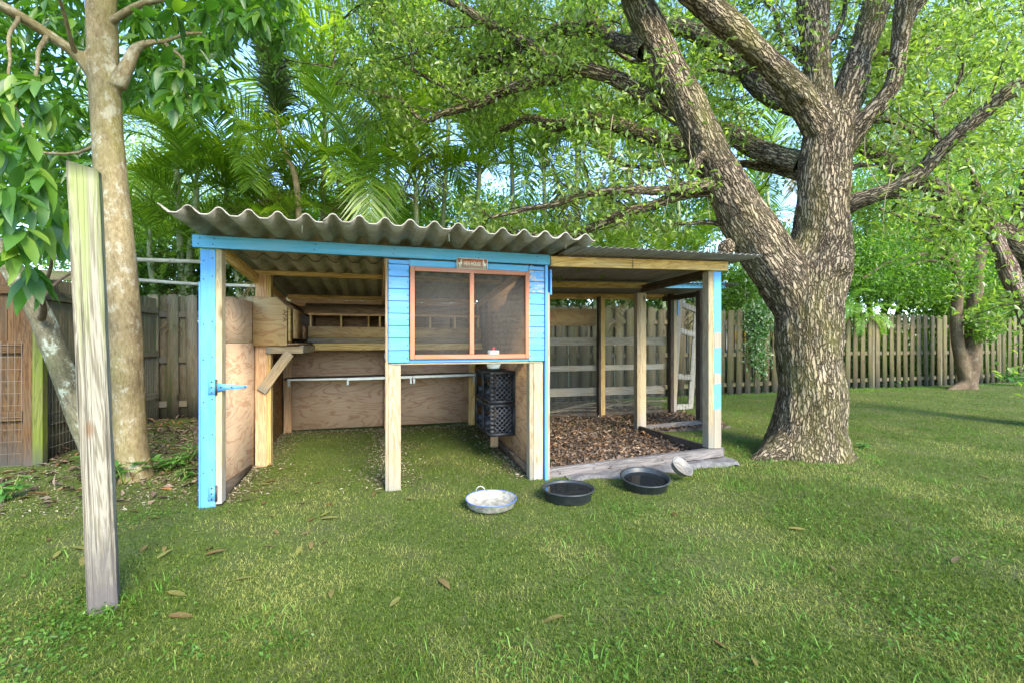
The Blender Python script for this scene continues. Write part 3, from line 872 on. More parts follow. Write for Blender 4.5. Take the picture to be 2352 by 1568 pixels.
def nail(u, v, z):
    global nm
    if nm is None:
        mb = MB(); mb.tube([(0, 0, 0), (0, -0.003, 0)], 0.0042, 7); nm = np_mesh('nail', np.concatenate(mb.v), [np.concatenate(x) for x in mb.f.values()], DARKSTEEL)
    o = new_obj('nail', nm, hh); o.location = (u, v, z)
for k in range(8):
    zz = 1.0135 + 0.0966 * k + 0.045
    for uu in (1.297, 1.432, 2.454, 2.570): nail(uu + rng.normal(0, 0.003), -0.021, zz + rng.normal(0, 0.006))
for uu in (0.0, 0.09, 0.75, 1.32, 2.0, 2.5, 2.6):
    nail(uu, -0.0405, 1.86); nail(uu + 0.01, -0.0405, 1.90)
for zz in (0.25, 0.5, 0.75, 1.05, 1.3, 1.62, 1.75):
    nail(0.02, -0.0005, zz); nail(0.075, -0.0005, zz + 0.02)
for uu in (2.70, 3.05, 3.5, 3.9, 4.25, 4.42): nail(uu, -0.0395, 1.86 + 0.0235 * (uu - 2.63))
# hook and wire by the window
mb = MB(); mb.tube([(1.262, -0.012, 1.10), (1.252, -0.02, 1.07), (1.262, -0.02, 1.03), (1.258, -0.015, 1.02)], 0.004, 5); mb.build('latch', DARKSTEEL, hh)
# strap hinges, painted over
def hinge(z, strap=True):
    h = empty('hinge', (0, 0, 0)); h.parent = hh
    mb = MB(); mb.prism([(0.050, z - 0.052), (0.096, z - 0.052), (0.096, z + 0.052), (0.050, z + 0.052), (0.046, z + 0.03), (0.052, z), (0.046, z - 0.03)], 0, 0.004, Matrix(((1, 0, 0, 0), (0, 0, -1, -0.001), (0, 1, 0, 0), (0, 0, 0, 1))))
    mb.build('leaf_plate', BLUE, h)
    mb = MB(); mb.tube([(0.101, -0.008, z - 0.056), (0.101, -0.008, z + 0.056)], 0.007, 8); mb.build('pin', DARKSTEEL, h)
    for dz in (-0.038, 0, 0.038):
        mb = MB(); mb.tube([(0.072, -0.004, z + dz), (0.072, -0.0075, z + dz)], 0.006, 8); mb.build('screw', DARKSTEEL, h)
    if strap:
        mb = MB(); mb.prism([(0.108, z - 0.032), (0.165, z - 0.020), (0.29, z - 0.010), (0.302, z), (0.29, z + 0.010), (0.165, z + 0.020), (0.108, z + 0.032)], 0, 0.004, Matrix(((1, 0, 0, 0), (0, 0, -1, -0.006), (0, 1, 0, 0), (0, 0, 0, 1))))
        mb.build('strap', BLUE, h)
        for uu in (0.13, 0.20, 0.285):
            mb = MB(); mb.tube([(uu, -0.0095, z), (uu, -0.013, z)], 0.006, 8); mb.build('screw', DARKSTEEL, h)
hinge(0.855); hinge(0.10, False)
# corrugated fibre cement roof: two rows of overlapping sheets
def corrugated(u0, u1, v0, v1, zf, pitch, amp, mat, name, thick, prof, nv=6, phase=0.0):
    nper = len(prof)
    us, hs = [], []
    k0 = math.floor((u0 - phase) / pitch) - 1
    k = k0
    while True:
        for (t, hgt) in prof:
            uu = phase + (k + t) * pitch
            if u0 - 1e-6 <= uu <= u1 + 1e-6: us.append(uu); hs.append(hgt * amp)
        k += 1
        if phase + k * pitch > u1: break
    us, hs = np.array(us), np.array(hs)
    vs = np.linspace(v0, v1, nv)
    Ug, Vg = np.meshgrid(us, vs)
    Z = zf(Ug, Vg) + hs[None, :]
    top = np.stack([Ug, Vg, Z + thick], -1).reshape(-1, 3)
    bot = np.stack([Ug, Vg, Z], -1).reshape(-1, 3)
    n = len(us)
    i, j = np.meshgrid(np.arange(n - 1), np.arange(nv - 1)); b = (j * n + i).ravel()
    ft = np.stack([b, b + 1, b + 1 + n, b + n], -1)
    fb = np.stack([b, b + n, b + 1 + n, b + 1], -1) + len(top)
    T = len(top)
    e = []
    for i in range(n - 1):
        e.append((i, i + T, i + 1 + T, i + 1)); c = (nv - 1) * n + i; e.append((c, c + 1, c + 1 + T, c + T))
    for j in range(nv - 1):
        e.append((j * n, (j + 1) * n, (j + 1) * n + T, j * n + T)); c = j * n + n - 1; e.append((c, c + T, c + n + T, c + n))
    me = np_mesh(name, np.vstack([top, bot]), [np.vstack([ft, fb, np.array(e)])], mat)
    return new_obj(name, me, hh)
BIGW = [(0.0, 0.0), (0.16, 0.02), (0.30, 0.42), (0.40, 0.86), (0.48, 1.0), (0.56, 1.0), (0.64, 0.86), (0.74, 0.42), (0.88, 0.02)]
rz = lambda u, v: 1.922 - np.where(np.asarray(v) < 0, 0.022, 0.072) * v
for (a, b, ph) in ((-0.05, 0.90, 0), (0.86, 1.86, 0), (1.82, 2.80, 0)):
    dz = 0.006 if a > 0.8 and a < 1.5 else 0.0
    corrugated(a, b, -0.55 - 0.02 * dz / 0.006, 0.78, lambda u, v, d=dz: rz(u, v) + 0.008 + d, 0.163, 0.047, ROOFMAT, 'roof_sheet', 0.007, BIGW, 6, -0.136)
    corrugated(a, b, 0.62, 2.72, lambda u, v, d=dz: rz(u, v) - 0.004 + d, 0.163, 0.047, ROOFMAT, 'roof_sheet', 0.007, BIGW, 6, -0.136)
SINW = [(t, 0.5 - 0.5 * math.cos(2 * math.pi * t)) for t in np.linspace(0, 1, 9)[:-1]]
rz2 = lambda u, v: 1.925 + 0.016 * (u - 2.6) - 0.020 * v
for q, (a, b) in enumerate(((2.70, 3.42), (3.38, 4.10), (4.06, 4.62))):
    corrugated(a, b, -0.36 + 0.02 * q, 1.55, lambda u, v, d=q * 0.003: rz2(u, v) + d, 0.066, 0.014, TIN, 'roof_sheet', 0.0015, SINW, 5, 2.70)
for q, (a, b) in enumerate(((2.70, 3.72), (3.68, 4.72), (4.68, 5.86))):
    corrugated(a, b, 1.30, 2.75, lambda u, v, d=q * 0.003: rz2(u, v) - 0.012 + d, 0.066, 0.014, TIN, 'roof_sheet', 0.0015, SINW, 5, 2.70)
# roof nails
for (uu, vv) in ((0.72, -0.40), (1.70, -0.42), (2.62, -0.40)):
    z = float(rz(uu, vv))
    mb = MB(); mb.tube([(uu, vv, z + 0.07), (uu, vv, z - 0.03)], 0.004, 6); mb.tube([(uu, vv, z + 0.07), (uu, vv, z + 0.075)], 0.012, 8); mb.build('roof_nail', STEEL, hh)
mb = MB(); mb.tube([(3.42, -0.055, 1.99), (3.42, -0.055, 1.845)], 0.003, 5); mb.build('roof_nail', DARKSTEEL, hh)
mb = MB(); mb.tube([(2.80, -0.055, 2.00), (2.80, -0.055, 1.90)], 0.003, 5); mb.build('roof_nail', STEEL, hh)

# --- the open run
board('header_beam', (2.634, -0.020, 1.869), (4.480, -0.020, 1.912), 0.087, 0.038, PINE, hh, Z3, 'bare yellow pine header of the run')
vpost(4.282, 4.345, 0.0, 0.089, 0.148, 1.868, PINE_GREY)
vpost(4.347, 4.430, 0.0, 0.040, 0.146, 1.868, BLUE_W, 'post', 'front post of the run with flaking blue paint')
board('sill_beam', (2.605, 0.025, 0.032), (4.455, 0.025, 0.105), 0.088, 0.055, SILL, hh, Z3, 'silver grey weathered ground beam of the run')
board('sill_beam', (4.462, -0.002, 0.105), (4.462, 0.30, 0.105), 0.085, 0.012, DARKWOOD, hh, Z3)
board('sill_beam', (4.37, 0.10, 0.105), (4.37, 1.36, 0.085), 0.085, 0.038, DARKWOOD, hh, Z3)
board('sill_beam', (4.40, 1.42, 0.085), (5.42, 1.42, 0.125), 0.06, 0.04, SILL, hh, Z3)
vpost(4.335, 4.385, 1.36, 1.449, 0.02, 1.80, PINE_GREY)
vpost(4.387, 4.475, 1.38, 1.418, 0.02, 1.80, PALE)
hbeam(2.66, 4.46, 1.340, 1.816, 1.888, 0.038, PINE, 'beam', 0.035)
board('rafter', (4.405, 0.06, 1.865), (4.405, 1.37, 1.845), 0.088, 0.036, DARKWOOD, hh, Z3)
hbeam(4.54, 5.66, 1.36, 1.862, 1.945, 0.036, BLUE_B, 'beam', 0.03, 'blue beam over the back corner of the run')
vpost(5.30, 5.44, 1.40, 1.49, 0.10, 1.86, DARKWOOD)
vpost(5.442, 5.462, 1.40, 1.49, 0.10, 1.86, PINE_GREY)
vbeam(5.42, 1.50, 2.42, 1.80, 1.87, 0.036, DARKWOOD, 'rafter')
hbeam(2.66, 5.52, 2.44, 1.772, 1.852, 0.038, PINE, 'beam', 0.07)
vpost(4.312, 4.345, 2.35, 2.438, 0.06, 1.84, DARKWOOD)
vpost(4.347, 4.432, 2.39, 2.43, 0.06, 1.84, PINE)
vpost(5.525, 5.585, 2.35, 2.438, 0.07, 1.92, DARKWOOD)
vpost(5.587, 5.665, 2.39, 2.43, 0.07, 1.92, PALE)
vpost(5.667, 5.690, 2.38, 2.42, 1.60, 1.92, BLUE, 'corner_board')
vpost(2.66, 2.75, 2.39, 2.43, 0.05, 1.80, PINE_GREY)
panel('wall_panel', (2.50, [(2.66, 1.405), (4.33, 1.42), (4.33, 1.665), (2.66, 1.655)]), 0.012, PLY_L, axis='v')
RAILG = wood('run rail', (0.46, 0.40, 0.29), (0.27, 0.20, 0.12), (0.38, 0.36, 0.32), 0.45)
hbeam(2.70, 5.52, 2.475, 1.120, 1.238, 0.022, RAILG, 'rail', 0.02)
hbeam(2.70, 5.52, 2.475, 0.752, 0.832, 0.022, RAILG, 'rail', 0.01)
hbeam(2.70, 5.52, 2.475, 0.395, 0.512, 0.022, RAILG, 'rail', -0.01)
board('sill_beam', (2.66, 2.43, 0.10), (5.58, 2.43, 0.115), 0.07, 0.05, DARKWOOD, hh, Z3)
# chicken wire over the back of the run
def chicken_wire(u0, u1, z0, z1, v, s=0.0165, r=0.0012):
    seg = []
    dx, dz = s * math.sqrt(3) / 2, s
    nc, nr = int((u1 - u0) / (2 * dx)), int((z1 - z0) / (1.5 * dz))
    for j in range(nr):
        z = z0 + j * 1.5 * dz; off = dx if j % 2 else 0
        for i in range(nc):
            u = u0 + off + i * 2 * dx
            seg += [((u - dx, z + dz * 0.5), (u, z)), ((u, z), (u + dx, z + dz * 0.5)), ((u + dx, z + dz * 0.5), (u + dx, z + dz * 1.5))]
    s_ = np.array(seg); n = len(s_)
    a = np.column_stack([s_[:, 0, 0], np.full(n, v), s_[:, 0, 1]]); b = np.column_stack([s_[:, 1, 0], np.full(n, v), s_[:, 1, 1]])
    d = unit(b - a); p = np.stack([d[:, 2], np.zeros(n), -d[:, 0]], -1); q = np.tile([0, 1.0, 0], (n, 1))
    ring = [p * r, -p * r * 0.5 + q * r * 0.87, -p * r * 0.5 - q * r * 0.87]
    vv = np.stack([a + ring[0], a + ring[1], a + ring[2], b + ring[0], b + ring[1], b + ring[2]], 1).reshape(-1, 3)
    k = np.arange(n)[:, None] * 6
    f = np.concatenate([k + np.array(x) for x in ((0, 1, 4, 3), (1, 2, 5, 4), (2, 0, 3, 5))])
    o = new_obj('chicken_wire', np_mesh('chicken_wire', vv, f, WIRE), hh); o['kind'] = 'stuff'
chicken_wire(2.70, 5.50, 0.14, 1.76, 2.462)

# the sign
sg = empty('hen_house_sign', W(1.9455, -0.046, 1.812), ANG)
tag(sg, 'red metal sign reading HEN HOUSE between two white hens above the window', 'sign')
mb = MB(); mb.box((-0.128, -0.003, -0.0435), (0.128, 0.0, 0.0435)); mb.build('border', CREAM, sg)
mb = MB(); mb.box((-0.122, -0.0045, -0.038), (0.122, -0.0032, 0.038)); mb.build('plate', SIGNRED, sg)
def text_part(txt, size, sx, loc, rot, mat, parent, name='lettering', ext=0.0006):
    cu = bpy.data.curves.new(name, 'FONT'); cu.body = txt; cu.size = size; cu.align_x = 'CENTER'; cu.align_y = 'CENTER'; cu.extrude = ext
    tmp = bpy.data.objects.new('tmp', cu); COL.objects.link(tmp)
    me = bpy.data.meshes.new_from_object(tmp.evaluated_get(bpy.context.evaluated_depsgraph_get()))
    COL.objects.unlink(tmp); bpy.data.objects.remove(tmp)
    me.materials.clear(); me.materials.append(mat)
    o = new_obj(name, me, parent)
    o.location = loc; o.rotation_euler = rot; o.scale = (sx, 1, 1)
    o['kind'] = 'stuff'
    return o
text_part('HEN HOUSE', 0.046, 0.56, (0.0, -0.0052, -0.001), (R(90), 0, 0), CREAM, sg)
hen = [(-0.010, -0.036), (-0.004, -0.034), (-0.004, -0.018), (0.002, -0.018), (0.002, -0.034), (0.009, -0.036), (0.006, -0.016), (0.014, -0.008), (0.016, 0.008), (0.011, 0.020), (0.016, 0.026), (0.011, 0.034), (0.005, 0.031), (0.003, 0.022), (0.000, 0.010), (-0.008, 0.002), (-0.018, 0.010), (-0.017, -0.004), (-0.010, -0.014)]
for s, x in ((1, -0.100), (-1, 0.100)):
    mb = MB(); mb.prism([(x + s * a, b) for a, b in hen][::s], 0, 0.001, Matrix(((1, 0, 0, 0), (0, 0, -1, -0.0047), (0, 1, 0, 0), (0, 0, 0, 1)))); mb.build('hen_emblem', CREAM, sg)
for x, z in ((-0.120, 0.036), (0.120, -0.036)):
    mb = MB(); mb.tube([(x, -0.003, z), (x, -0.008, z)], 0.004, 8); mb.build('screw', DARKSTEEL, sg)
text_part('APA', 0.06, 1.0, (0.372, 0.9825, 1.42), (R(90), R(90), 0), INK, hh, 'grade_stamp', 0.0002)

# ------------------------------------------------------------------ things in and around the hen house
def crate(loc, label):
    c = empty('milk_crate', W(*loc), ANG); tag(c, label, 'crate', 'black milk crates hung on the wall')
    w, h = 0.33, 0.305; dp = 0.25        # open side faces -u
    def bars(mb, a, b, w_, t_, side): mb.bar(a, b, w_, t_, side)
    mb = MB()                             # skeleton: rims and corners
    for u in (0.008, dp - 0.008):
        for z in (0.012, h - 0.012): mb.bar((u, 0, z), (u, w, z), 0.024, 0.016, Z3)
        for v in (0.010, w - 0.010): mb.bar((u, v, 0), (u, v, h), 0.020, 0.016, Y3)
    for v in (0.006, w - 0.006):
        for z in (0.014, h - 0.014): mb.bar((0, v, z), (dp, v, z), 0.028, 0.012, Z3)
    mb.build('frame', CRATE, c)
    for k in range(7):                    # stepped ribs at the rim
        z = 0.03 + k * 0.04
        mb = MB(); mb.box((0.0, -0.004, z), (0.045, 0.004, z + 0.03)); mb.build('rib', CRATE, c)
    def lattice(name, P, du, dv, a, b, hole=None):
        mb = MB(); n = 6
        for sgn in (1, -1):
            for k in range(-n, n + 1):
                # line y = sgn*x + k*s inside [0,a]x[0,b]
                s_ = b / n * 1.15; pts = []
                for x in np.linspace(0, a, 60):
                    y = sgn * x + (k * s_ if sgn > 0 else k * s_ + b * 0.6)
                    if 0 <= y <= b: pts.append((x, y))
                if len(pts) > 3:
                    A = P + du * pts[0][0] + dv * pts[0][1]; B = P + du * pts[-1][0] + dv * pts[-1][1]
                    mb.bar(A, B, 0.007, 0.005, np.cross(du, dv))
        mb.build(name, CRATE_L, c)
    z3, x3, y3 = np.array([0, 0, 1.0]), np.array([1.0, 0, 0]), np.array([0, 1.0, 0])
    lattice('lattice', np.array([0.045, 0.006, 0.03]), x3, z3, dp - 0.08, h - 0.06)
    mb = MB(); mb.box((0.0, w - 0.006, 0.02), (dp, w - 0.001, h * 0.40)); mb.box((0.0, w - 0.006, h * 0.68), (dp, w - 0.001, h - 0.02)); mb.box((0.16, w - 0.006, h * 0.40), (dp, w - 0.001, h * 0.68)); mb.build('side_panel', CRATE, c)
    for z, nm in ((0.004, 'side_panel'), (h - 0.008, 'side_panel')):
        mb = MB(); mb.box((0.0, 0.0, z), (dp, w, z + 0.005)); mb.build(nm, CRATE, c)
    mb = MB(); mb.box((dp - 0.006, 0.0, 0.0), (dp, w, h)); mb.build('base_panel', CRATE, c)
crate((2.235, 0.53, 0.590), 'upper black milk crate nearest the lawn on the coop wall')
crate((2.235, 0.53, 0.275), 'lower black milk crate nearest the lawn on the coop wall')
crate((2.235, 0.875, 0.590), 'upper black milk crate behind the front stack by the back wall')
crate((2.235, 0.875, 0.275), 'lower black milk crate behind the front stack by the back wall')

dk = empty('poultry_drinker', W(2.17, 0.14, 1.02), ANG); tag(dk, 'small white drinker with red cap behind the window screen', 'drinker')
v, f = lathe([(0.0, 0.0), (0.040, 0.0), (0.050, 0.035), (0.052, 0.08), (0.046, 0.086), (0.0, 0.086)], 20); o = new_obj('bottle', np_mesh('bottle', v, f, WHITEP, True), dk)
v, f = lathe([(0.0, 0.086), (0.013, 0.086), (0.013, 0.112), (0.0, 0.112)], 16); new_obj('cap', np_mesh('cap', v, f, REDP, False), dk)
v, f = lathe([(0.0, -0.075), (0.05, -0.07), (0.066, -0.03), (0.060, -0.03), (0.045, -0.062), (0.0, -0.066)], 24); new_obj('dish', np_mesh('dish', v, f, WHITEP, True), dk)
mb = MB(); mb.tube([(0, 0, -0.062), (0, 0, 0.01)], 0.02, 12); mb.build('neck', WHITEP, dk)
board('shelf_beam', (1.40, 0.14, 1.012), (2.45, 0.14, 1.012), 0.10, 0.012, PLY_D, hh, Y3)

def pan(name, loc, prof, mat, label, tilt=(0, 0), n=48, cat='pan'):
    e = empty(name, loc); e.rotation_euler = (R(tilt[0]), R(tilt[1]), 0.4)
    tag(e, label, cat)
    v, f = lathe(prof, n); new_obj('bowl', np_mesh('bowl', v, f, mat, True), e)
    return e
gp = lambda x, y: (x, y, float(gz(x, y)) + 0.004)
e = pan('enamel_pan', gp(-0.148, 3.265), [(0.0, 0.004), (0.140, 0.004), (0.165, 0.02), (0.178, 0.062), (0.183, 0.066), (0.180, 0.068), (0.172, 0.062), (0.158, 0.024), (0.138, 0.013), (0.0, 0.011)], ENAMEL, 'shallow chipped white enamel pan on the lawn')
mb = MB(); t = np.linspace(0, 2 * math.pi, 49); mb.tube(np.stack([0.181 * np.cos(t), 0.181 * np.sin(t), 0 * t + 0.0665], -1), 0.0035, 6, False); mb.build('rim', BLUERIM, e, True)
mb = MB(); t = np.linspace(0.15, math.pi - 0.15, 12); mb.tube(np.stack([-0.02 + 0.035 * np.cos(t), 0.178 + 0.008 * np.sin(t), 0.064 + 0.034 * np.sin(t)], -1), 0.0045, 6); o = mb.build('handle', ENAMEL, e, True); o.rotation_euler = (0, 0, 0.0)
rp = [(r_, z_ * 0.82) for r_, z_ in [(0.0, 0.0), (0.155, 0.0), (0.172, 0.012), (0.182, 0.085), (0.194, 0.090), (0.199, 0.104), (0.190, 0.107), (0.180, 0.098), (0.170, 0.04), (0.155, 0.016), (0.0, 0.012)]]
for (xy, wl, tl, lb, leafy) in (((0.423, 3.46), 0.070, (0, 0), 'black rubber pan full of dark water beside the blue corner board', True),
                                ((1.075, 3.72), 0.050, (7, -3), 'black rubber pan half full of water, tilted, beside the small metal bowl', False)):
    e = pan('rubber_pan', gp(*xy), rp, RUBBER, lb, tl)
    if tl[0]: e.location.z += 0.012
    rr = 0.172 + (wl - 0.04) / 0.058 * 0.008
    v, f = lathe([(0.0, wl), (rr * 0.98, wl)], 48); new_obj('water', np_mesh('water', v, f, WATER, False), e)
e = pan('metal_bowl', (1.425, 3.93, 0.085), [(0.0, 0.0), (0.070, 0.0), (0.078, 0.008), (0.095, 0.055), (0.101, 0.056), (0.100, 0.059), (0.092, 0.058), (0.074, 0.012), (0.0, 0.006)], DIRTYBOWL, 'small round grey metal bowl tilted against the concrete footing', (38, 14), 40, 'bowl')
v, f = lathe([(0.0, 0.007), (0.055, 0.010), (0.075, 0.013)], 24); new_obj('residue', np_mesh('residue', v, f, plain('dried feed', (0.15, 0.13, 0.105), 0.95, 0, 0.4, 40), True), e)

# concrete footing under the run's beam
def footing():
    us = np.linspace(2.78, 4.50, 60); vs = np.linspace(-0.17, 0.05, 12)
    Ug, Vg = np.meshgrid(us, vs)
    Z = np.zeros_like(Ug)
    for a in range(Ug.shape[0]):
        for b in range(Ug.shape[1]):
            nz = mnoise.fractal((Ug[a, b] * 7, Vg[a, b] * 9, 1.3), 1.0, 2.1, 4)
            Z[a, b] = 0.010 + 0.040 * (Ug[a, b] - 2.78) / 1.7 + 0.018 * nz - 0.09 * max(0, (-0.11 + 0.035 * math.sin(Ug[a, b] * 11) - Vg[a, b]) / 0.06) ** 1.5
    v = np.stack([Ug, Vg, Z], -1).reshape(-1, 3); n = len(us)
    i, j = np.meshgrid(np.arange(n - 1), np.arange(len(vs) - 1)); b = (j * n + i).ravel()
    o = new_obj('concrete_footing', np_mesh('concrete_footing', v, np.stack([b, b + 1, b + 1 + n, b + n], -1), CONC, True))
    o.location = P0; o.rotation_euler = (0, 0, ANG)
    tag(o, 'broken strip of rough concrete under the run beam', 'footing', kind='structure')
footing()

# leaf litter in the run
def litter():
    n = 26000
    u = rng.uniform(2.56, 5.75, n); v = rng.uniform(0.02, 3.95, n)
    k = (((u < 4.45) & (v < 4)) | (v > 1.35)) & (v < fence_v(u) - 0.05)
    u, v = u[k], v[k]
    # bias: denser in the middle of the front bay, dirt shows near the walls
    keep = rng.uniform(0, 1, len(u)) < np.where((v < 0.25) & (u < 2.9), 0.5, 1.0)
    u, v = u[keep], v[keep]; n = len(u)
    pile = 0.025 * np.array([mnoise.noise((a * 1.4, b * 1.4, 0.7)) for a, b in zip(u, v)])
    z = 0.045 + 0.03 * sstep(0.5, 2.6, v) + pile + rng.uniform(0, 0.022, n)
    c = P0 + U * u[:, None] + V * v[:, None] + np.array([0, 0, 1.0]) * z[:, None]
    d = rng.normal(size=(n, 3)); d[:, 2] *= 0.35
    nn = rng.normal(size=(n, 3)) * 0.5 + [0, 0, 1]
    vv, f = leaves_np(c, d, nn, rng.uniform(0.03, 0.075, n), rng.uniform(0.012, 0.03, n), 0.35)
    o = new_obj('leaf_litter', np_mesh('leaf_litter', vv, f, LITTER)); tag(o, 'brown dry leaf litter covering the floor of the run', 'leaf litter', kind='stuff')
    # soil bed below
    us = np.linspace(2.56, 5.80, 60); vs = np.linspace(0.0, 4.0, 60); Ug, Vg = np.meshgrid(us, vs)
    Z = 0.028 + 0.03 * sstep(0.5, 2.6, Vg) + 0.02 * np.array([[mnoise.noise((a * 1.4, b * 1.4, 0.7)) for a, b in zip(r1, r2)] for r1, r2 in zip(Ug, Vg)])
    Z = np.where((Ug > 4.44) & (Vg < 1.4), -0.05, Z)
    vtx = P0 + U * Ug.reshape(-1, 1) + V * Vg.reshape(-1, 1) + np.array([0, 0, 1.0]) * Z.reshape(-1, 1)
    i, j = np.meshgrid(np.arange(59), np.arange(59)); b = (j * 60 + i).ravel()
    m = M('run soil'); nz = m.noise(m.pos(), 55, 6, 0.75)
    sm = m.bsdf(m.ramp(nz, [(0.3, (0.06, 0.045, 0.035)), (0.7, (0.22, 0.18, 0.15))]), 0.95, m.bump(nz, 0.7, 0.02))
    o = new_obj('run_ground', np_mesh('run_ground', vtx, np.stack([b, b + 1, b + 61, b + 60], -1), sm, True)); tag(o, kind='structure')
litter()

# woodchips along the walls inside and under the left tree: small pale chips
def chips():
    n = 26000
    u = rng.uniform(0.08, 2.48, n); v = rng.uniform(0.05, 2.42, n)
    edge = np.minimum(np.minimum(np.abs(u - 0.1), np.abs(u - 2.47)), np.minimum(np.abs(u - 1.30), np.abs(v - 2.4)))
    k = rng.uniform(0, 1, n) < np.exp(-edge / 0.10)
    u, v = u[k], v[k]
    p = P0 + U * u[:, None] + V * v[:, None]
    n2 = 9000
    X = rng.uniform(-4.4, -1.9, n2); Y = rng.uniform(2.6, 7.0, n2)
    uu, vv = uv_of(X, Y); k = (uu < 0.0) & (uu > -1.85) & (vv > 0.1) & (vv < 4.0)
    p = np.vstack([p, np.column_stack([X[k], Y[k], 0 * X[k]])])
    n = len(p); p[:, 2] = gz(p[:, 0], p[:, 1]) + rng.uniform(0.002, 0.018, n)
    d = rng.normal(size=(n, 3)); d[:, 2] *= 0.3
    vv_, f = leaves_np(p, d, rng.normal(size=(n, 3)) * 0.4 + [0, 0, 1], rng.uniform(0.012, 0.045, n), rng.uniform(0.005, 0.014, n), 0.2)
    n3 = 1700
    X = rng.uniform(-5.2, -1.7, n3); Y = rng.uniform(2.6, 7.0, n3)
    uu, vv = uv_of(X, Y); k = (uu < 0.02) & (uu > -1.84) & (vv > 0.0 + rng.uniform(0, 0.9, n3)) & (vv < 4.0)
    q = np.column_stack([X[k], Y[k], gz(X[k], Y[k]) + rng.uniform(0.005, 0.03, k.sum())]); nq = len(q)
    dq = rng.normal(size=(nq, 3)); dq[:, 2] *= 0.3
    qv, qf = leaves_np(q, dq, rng.normal(size=(nq, 3)) * 0.4 + [0, 0, 1], rng.uniform(0.05, 0.14, nq), rng.uniform(0.02, 0.04, nq), 0.3)
    o = new_obj('leaf_litter', np_mesh('leaf_litter', qv, qf, LITTER)); tag(o, 'brown dead leaves under the left tree along the fence', 'leaf litter', kind='stuff')
    mt = litter_mat('wood chips', [(0.0, (0.12, 0.09, 0.05)), (0.5, (0.30, 0.25, 0.15)), (1.0, (0.52, 0.46, 0.33))])
    o = new_obj('wood_chips', np_mesh('wood_chips', vv_, f, mt)); tag(o, 'pale wood chips strewn along the coop walls', 'wood chips', kind='stuff')
chips()

# old gate frame standing askew behind the run
def old_gate():
    g = empty('old_gate', at(1566, 945, 7.55)); tag(g, 'weathered wire covered gate frame leaning askew behind the run', 'gate')
    base = Vector(g.location)
    P = lambda x, y, Y: tuple(Vector(at(x, y, Y)) - base)
    LT, LB, RT, RB = P(1561, 690, 7.35), P(1546, 944, 7.35), P(1600, 706, 7.7), P(1585, 942, 7.7)
    GW = wood('grey gate wood', (0.30, 0.28, 0.24), (0.18, 0.16, 0.13), (0.25, 0.24, 0.22), 0.4)
    board('stile', LB, LT, 0.085, 0.035, GW, g, X3); board('stile', RB, RT, 0.085, 0.035, GW, g, X3)
    L = lambda a, b, t: tuple(Vector(a) * (1 - t) + Vector(b) * t)
    for t in (0.97, 0.73, 0.32, 0.04):
        board('rail', L(LB, LT, t), L(RB, RT, t), 0.09, 0.030, GW, g, Z3)
    mb = MB()
    for k in range(1, 14):
        mb.bar(L(LB, LT, k / 14), L(RB, RT, k / 14), 0.003, 0.003)
    for k in range(1, 6):
        mb.bar(L(LB, RB, k / 6), L(LT, RT, k / 6), 0.003, 0.003, X3)
    o = mb.build('wire_mesh', DARKSTEEL, g, kind='stuff'); o.location = (0, -0.03, 0)
old_gate()
lb = board('loose_board', at(1620, 935, 8.0), at(1606, 720, 8.0), 0.085, 0.03, PINE_GREY, None, X3); tag(lb, 'tall loose board propped behind the old gate frame', 'board')
rng2 = np.random.default_rng(3)
for k in range(9):
    a = W(3.5 + 0.18 * k, 2.75 + rng2.uniform(-0.1, 0.35), 0.10 + rng2.uniform(0, 0.05)); b = a + U * rng2.uniform(0.6, 1.2) + V * rng2.uniform(-0.2, 0.2) + np.array([0, 0, rng2.uniform(-0.02, 0.14)])
    mid = (a + b) / 2 + np.array([0, 0, rng2.uniform(0.0, 0.1)])
    p, r = smooth_line([a, mid, b], [0.010, 0.008, 0.005], 0.1)
    mb = MB(); mb.tube(p, r, 5); o = mb.build('dry_stick', STRAW, None, True)
    tag(o, 'long dry palm stick lying along the back of the run', 'stick', 'dry palm sticks behind the run')

# ------------------------------------------------------------------ fences, posts, pipes
def picket_mesh(h, w, t, mat, dog=True):
    mb = MB()
    c = w * 0.22 if dog else 0.001
    # outline in local X (up), Y (width), thickness Z; centred so that the grain runs along X
    poly = [(-h / 2, -w / 2), (h / 2 - c, -w / 2), (h / 2, -w / 2 + c), (h / 2, w / 2 - c), (h / 2 - c, w / 2), (-h / 2, w / 2)]
    mb.prism(poly, -t / 2, t / 2)
    return np_mesh('picket', np.concatenate(mb.v), [np.concatenate(x) for x in mb.f.values()], mat)

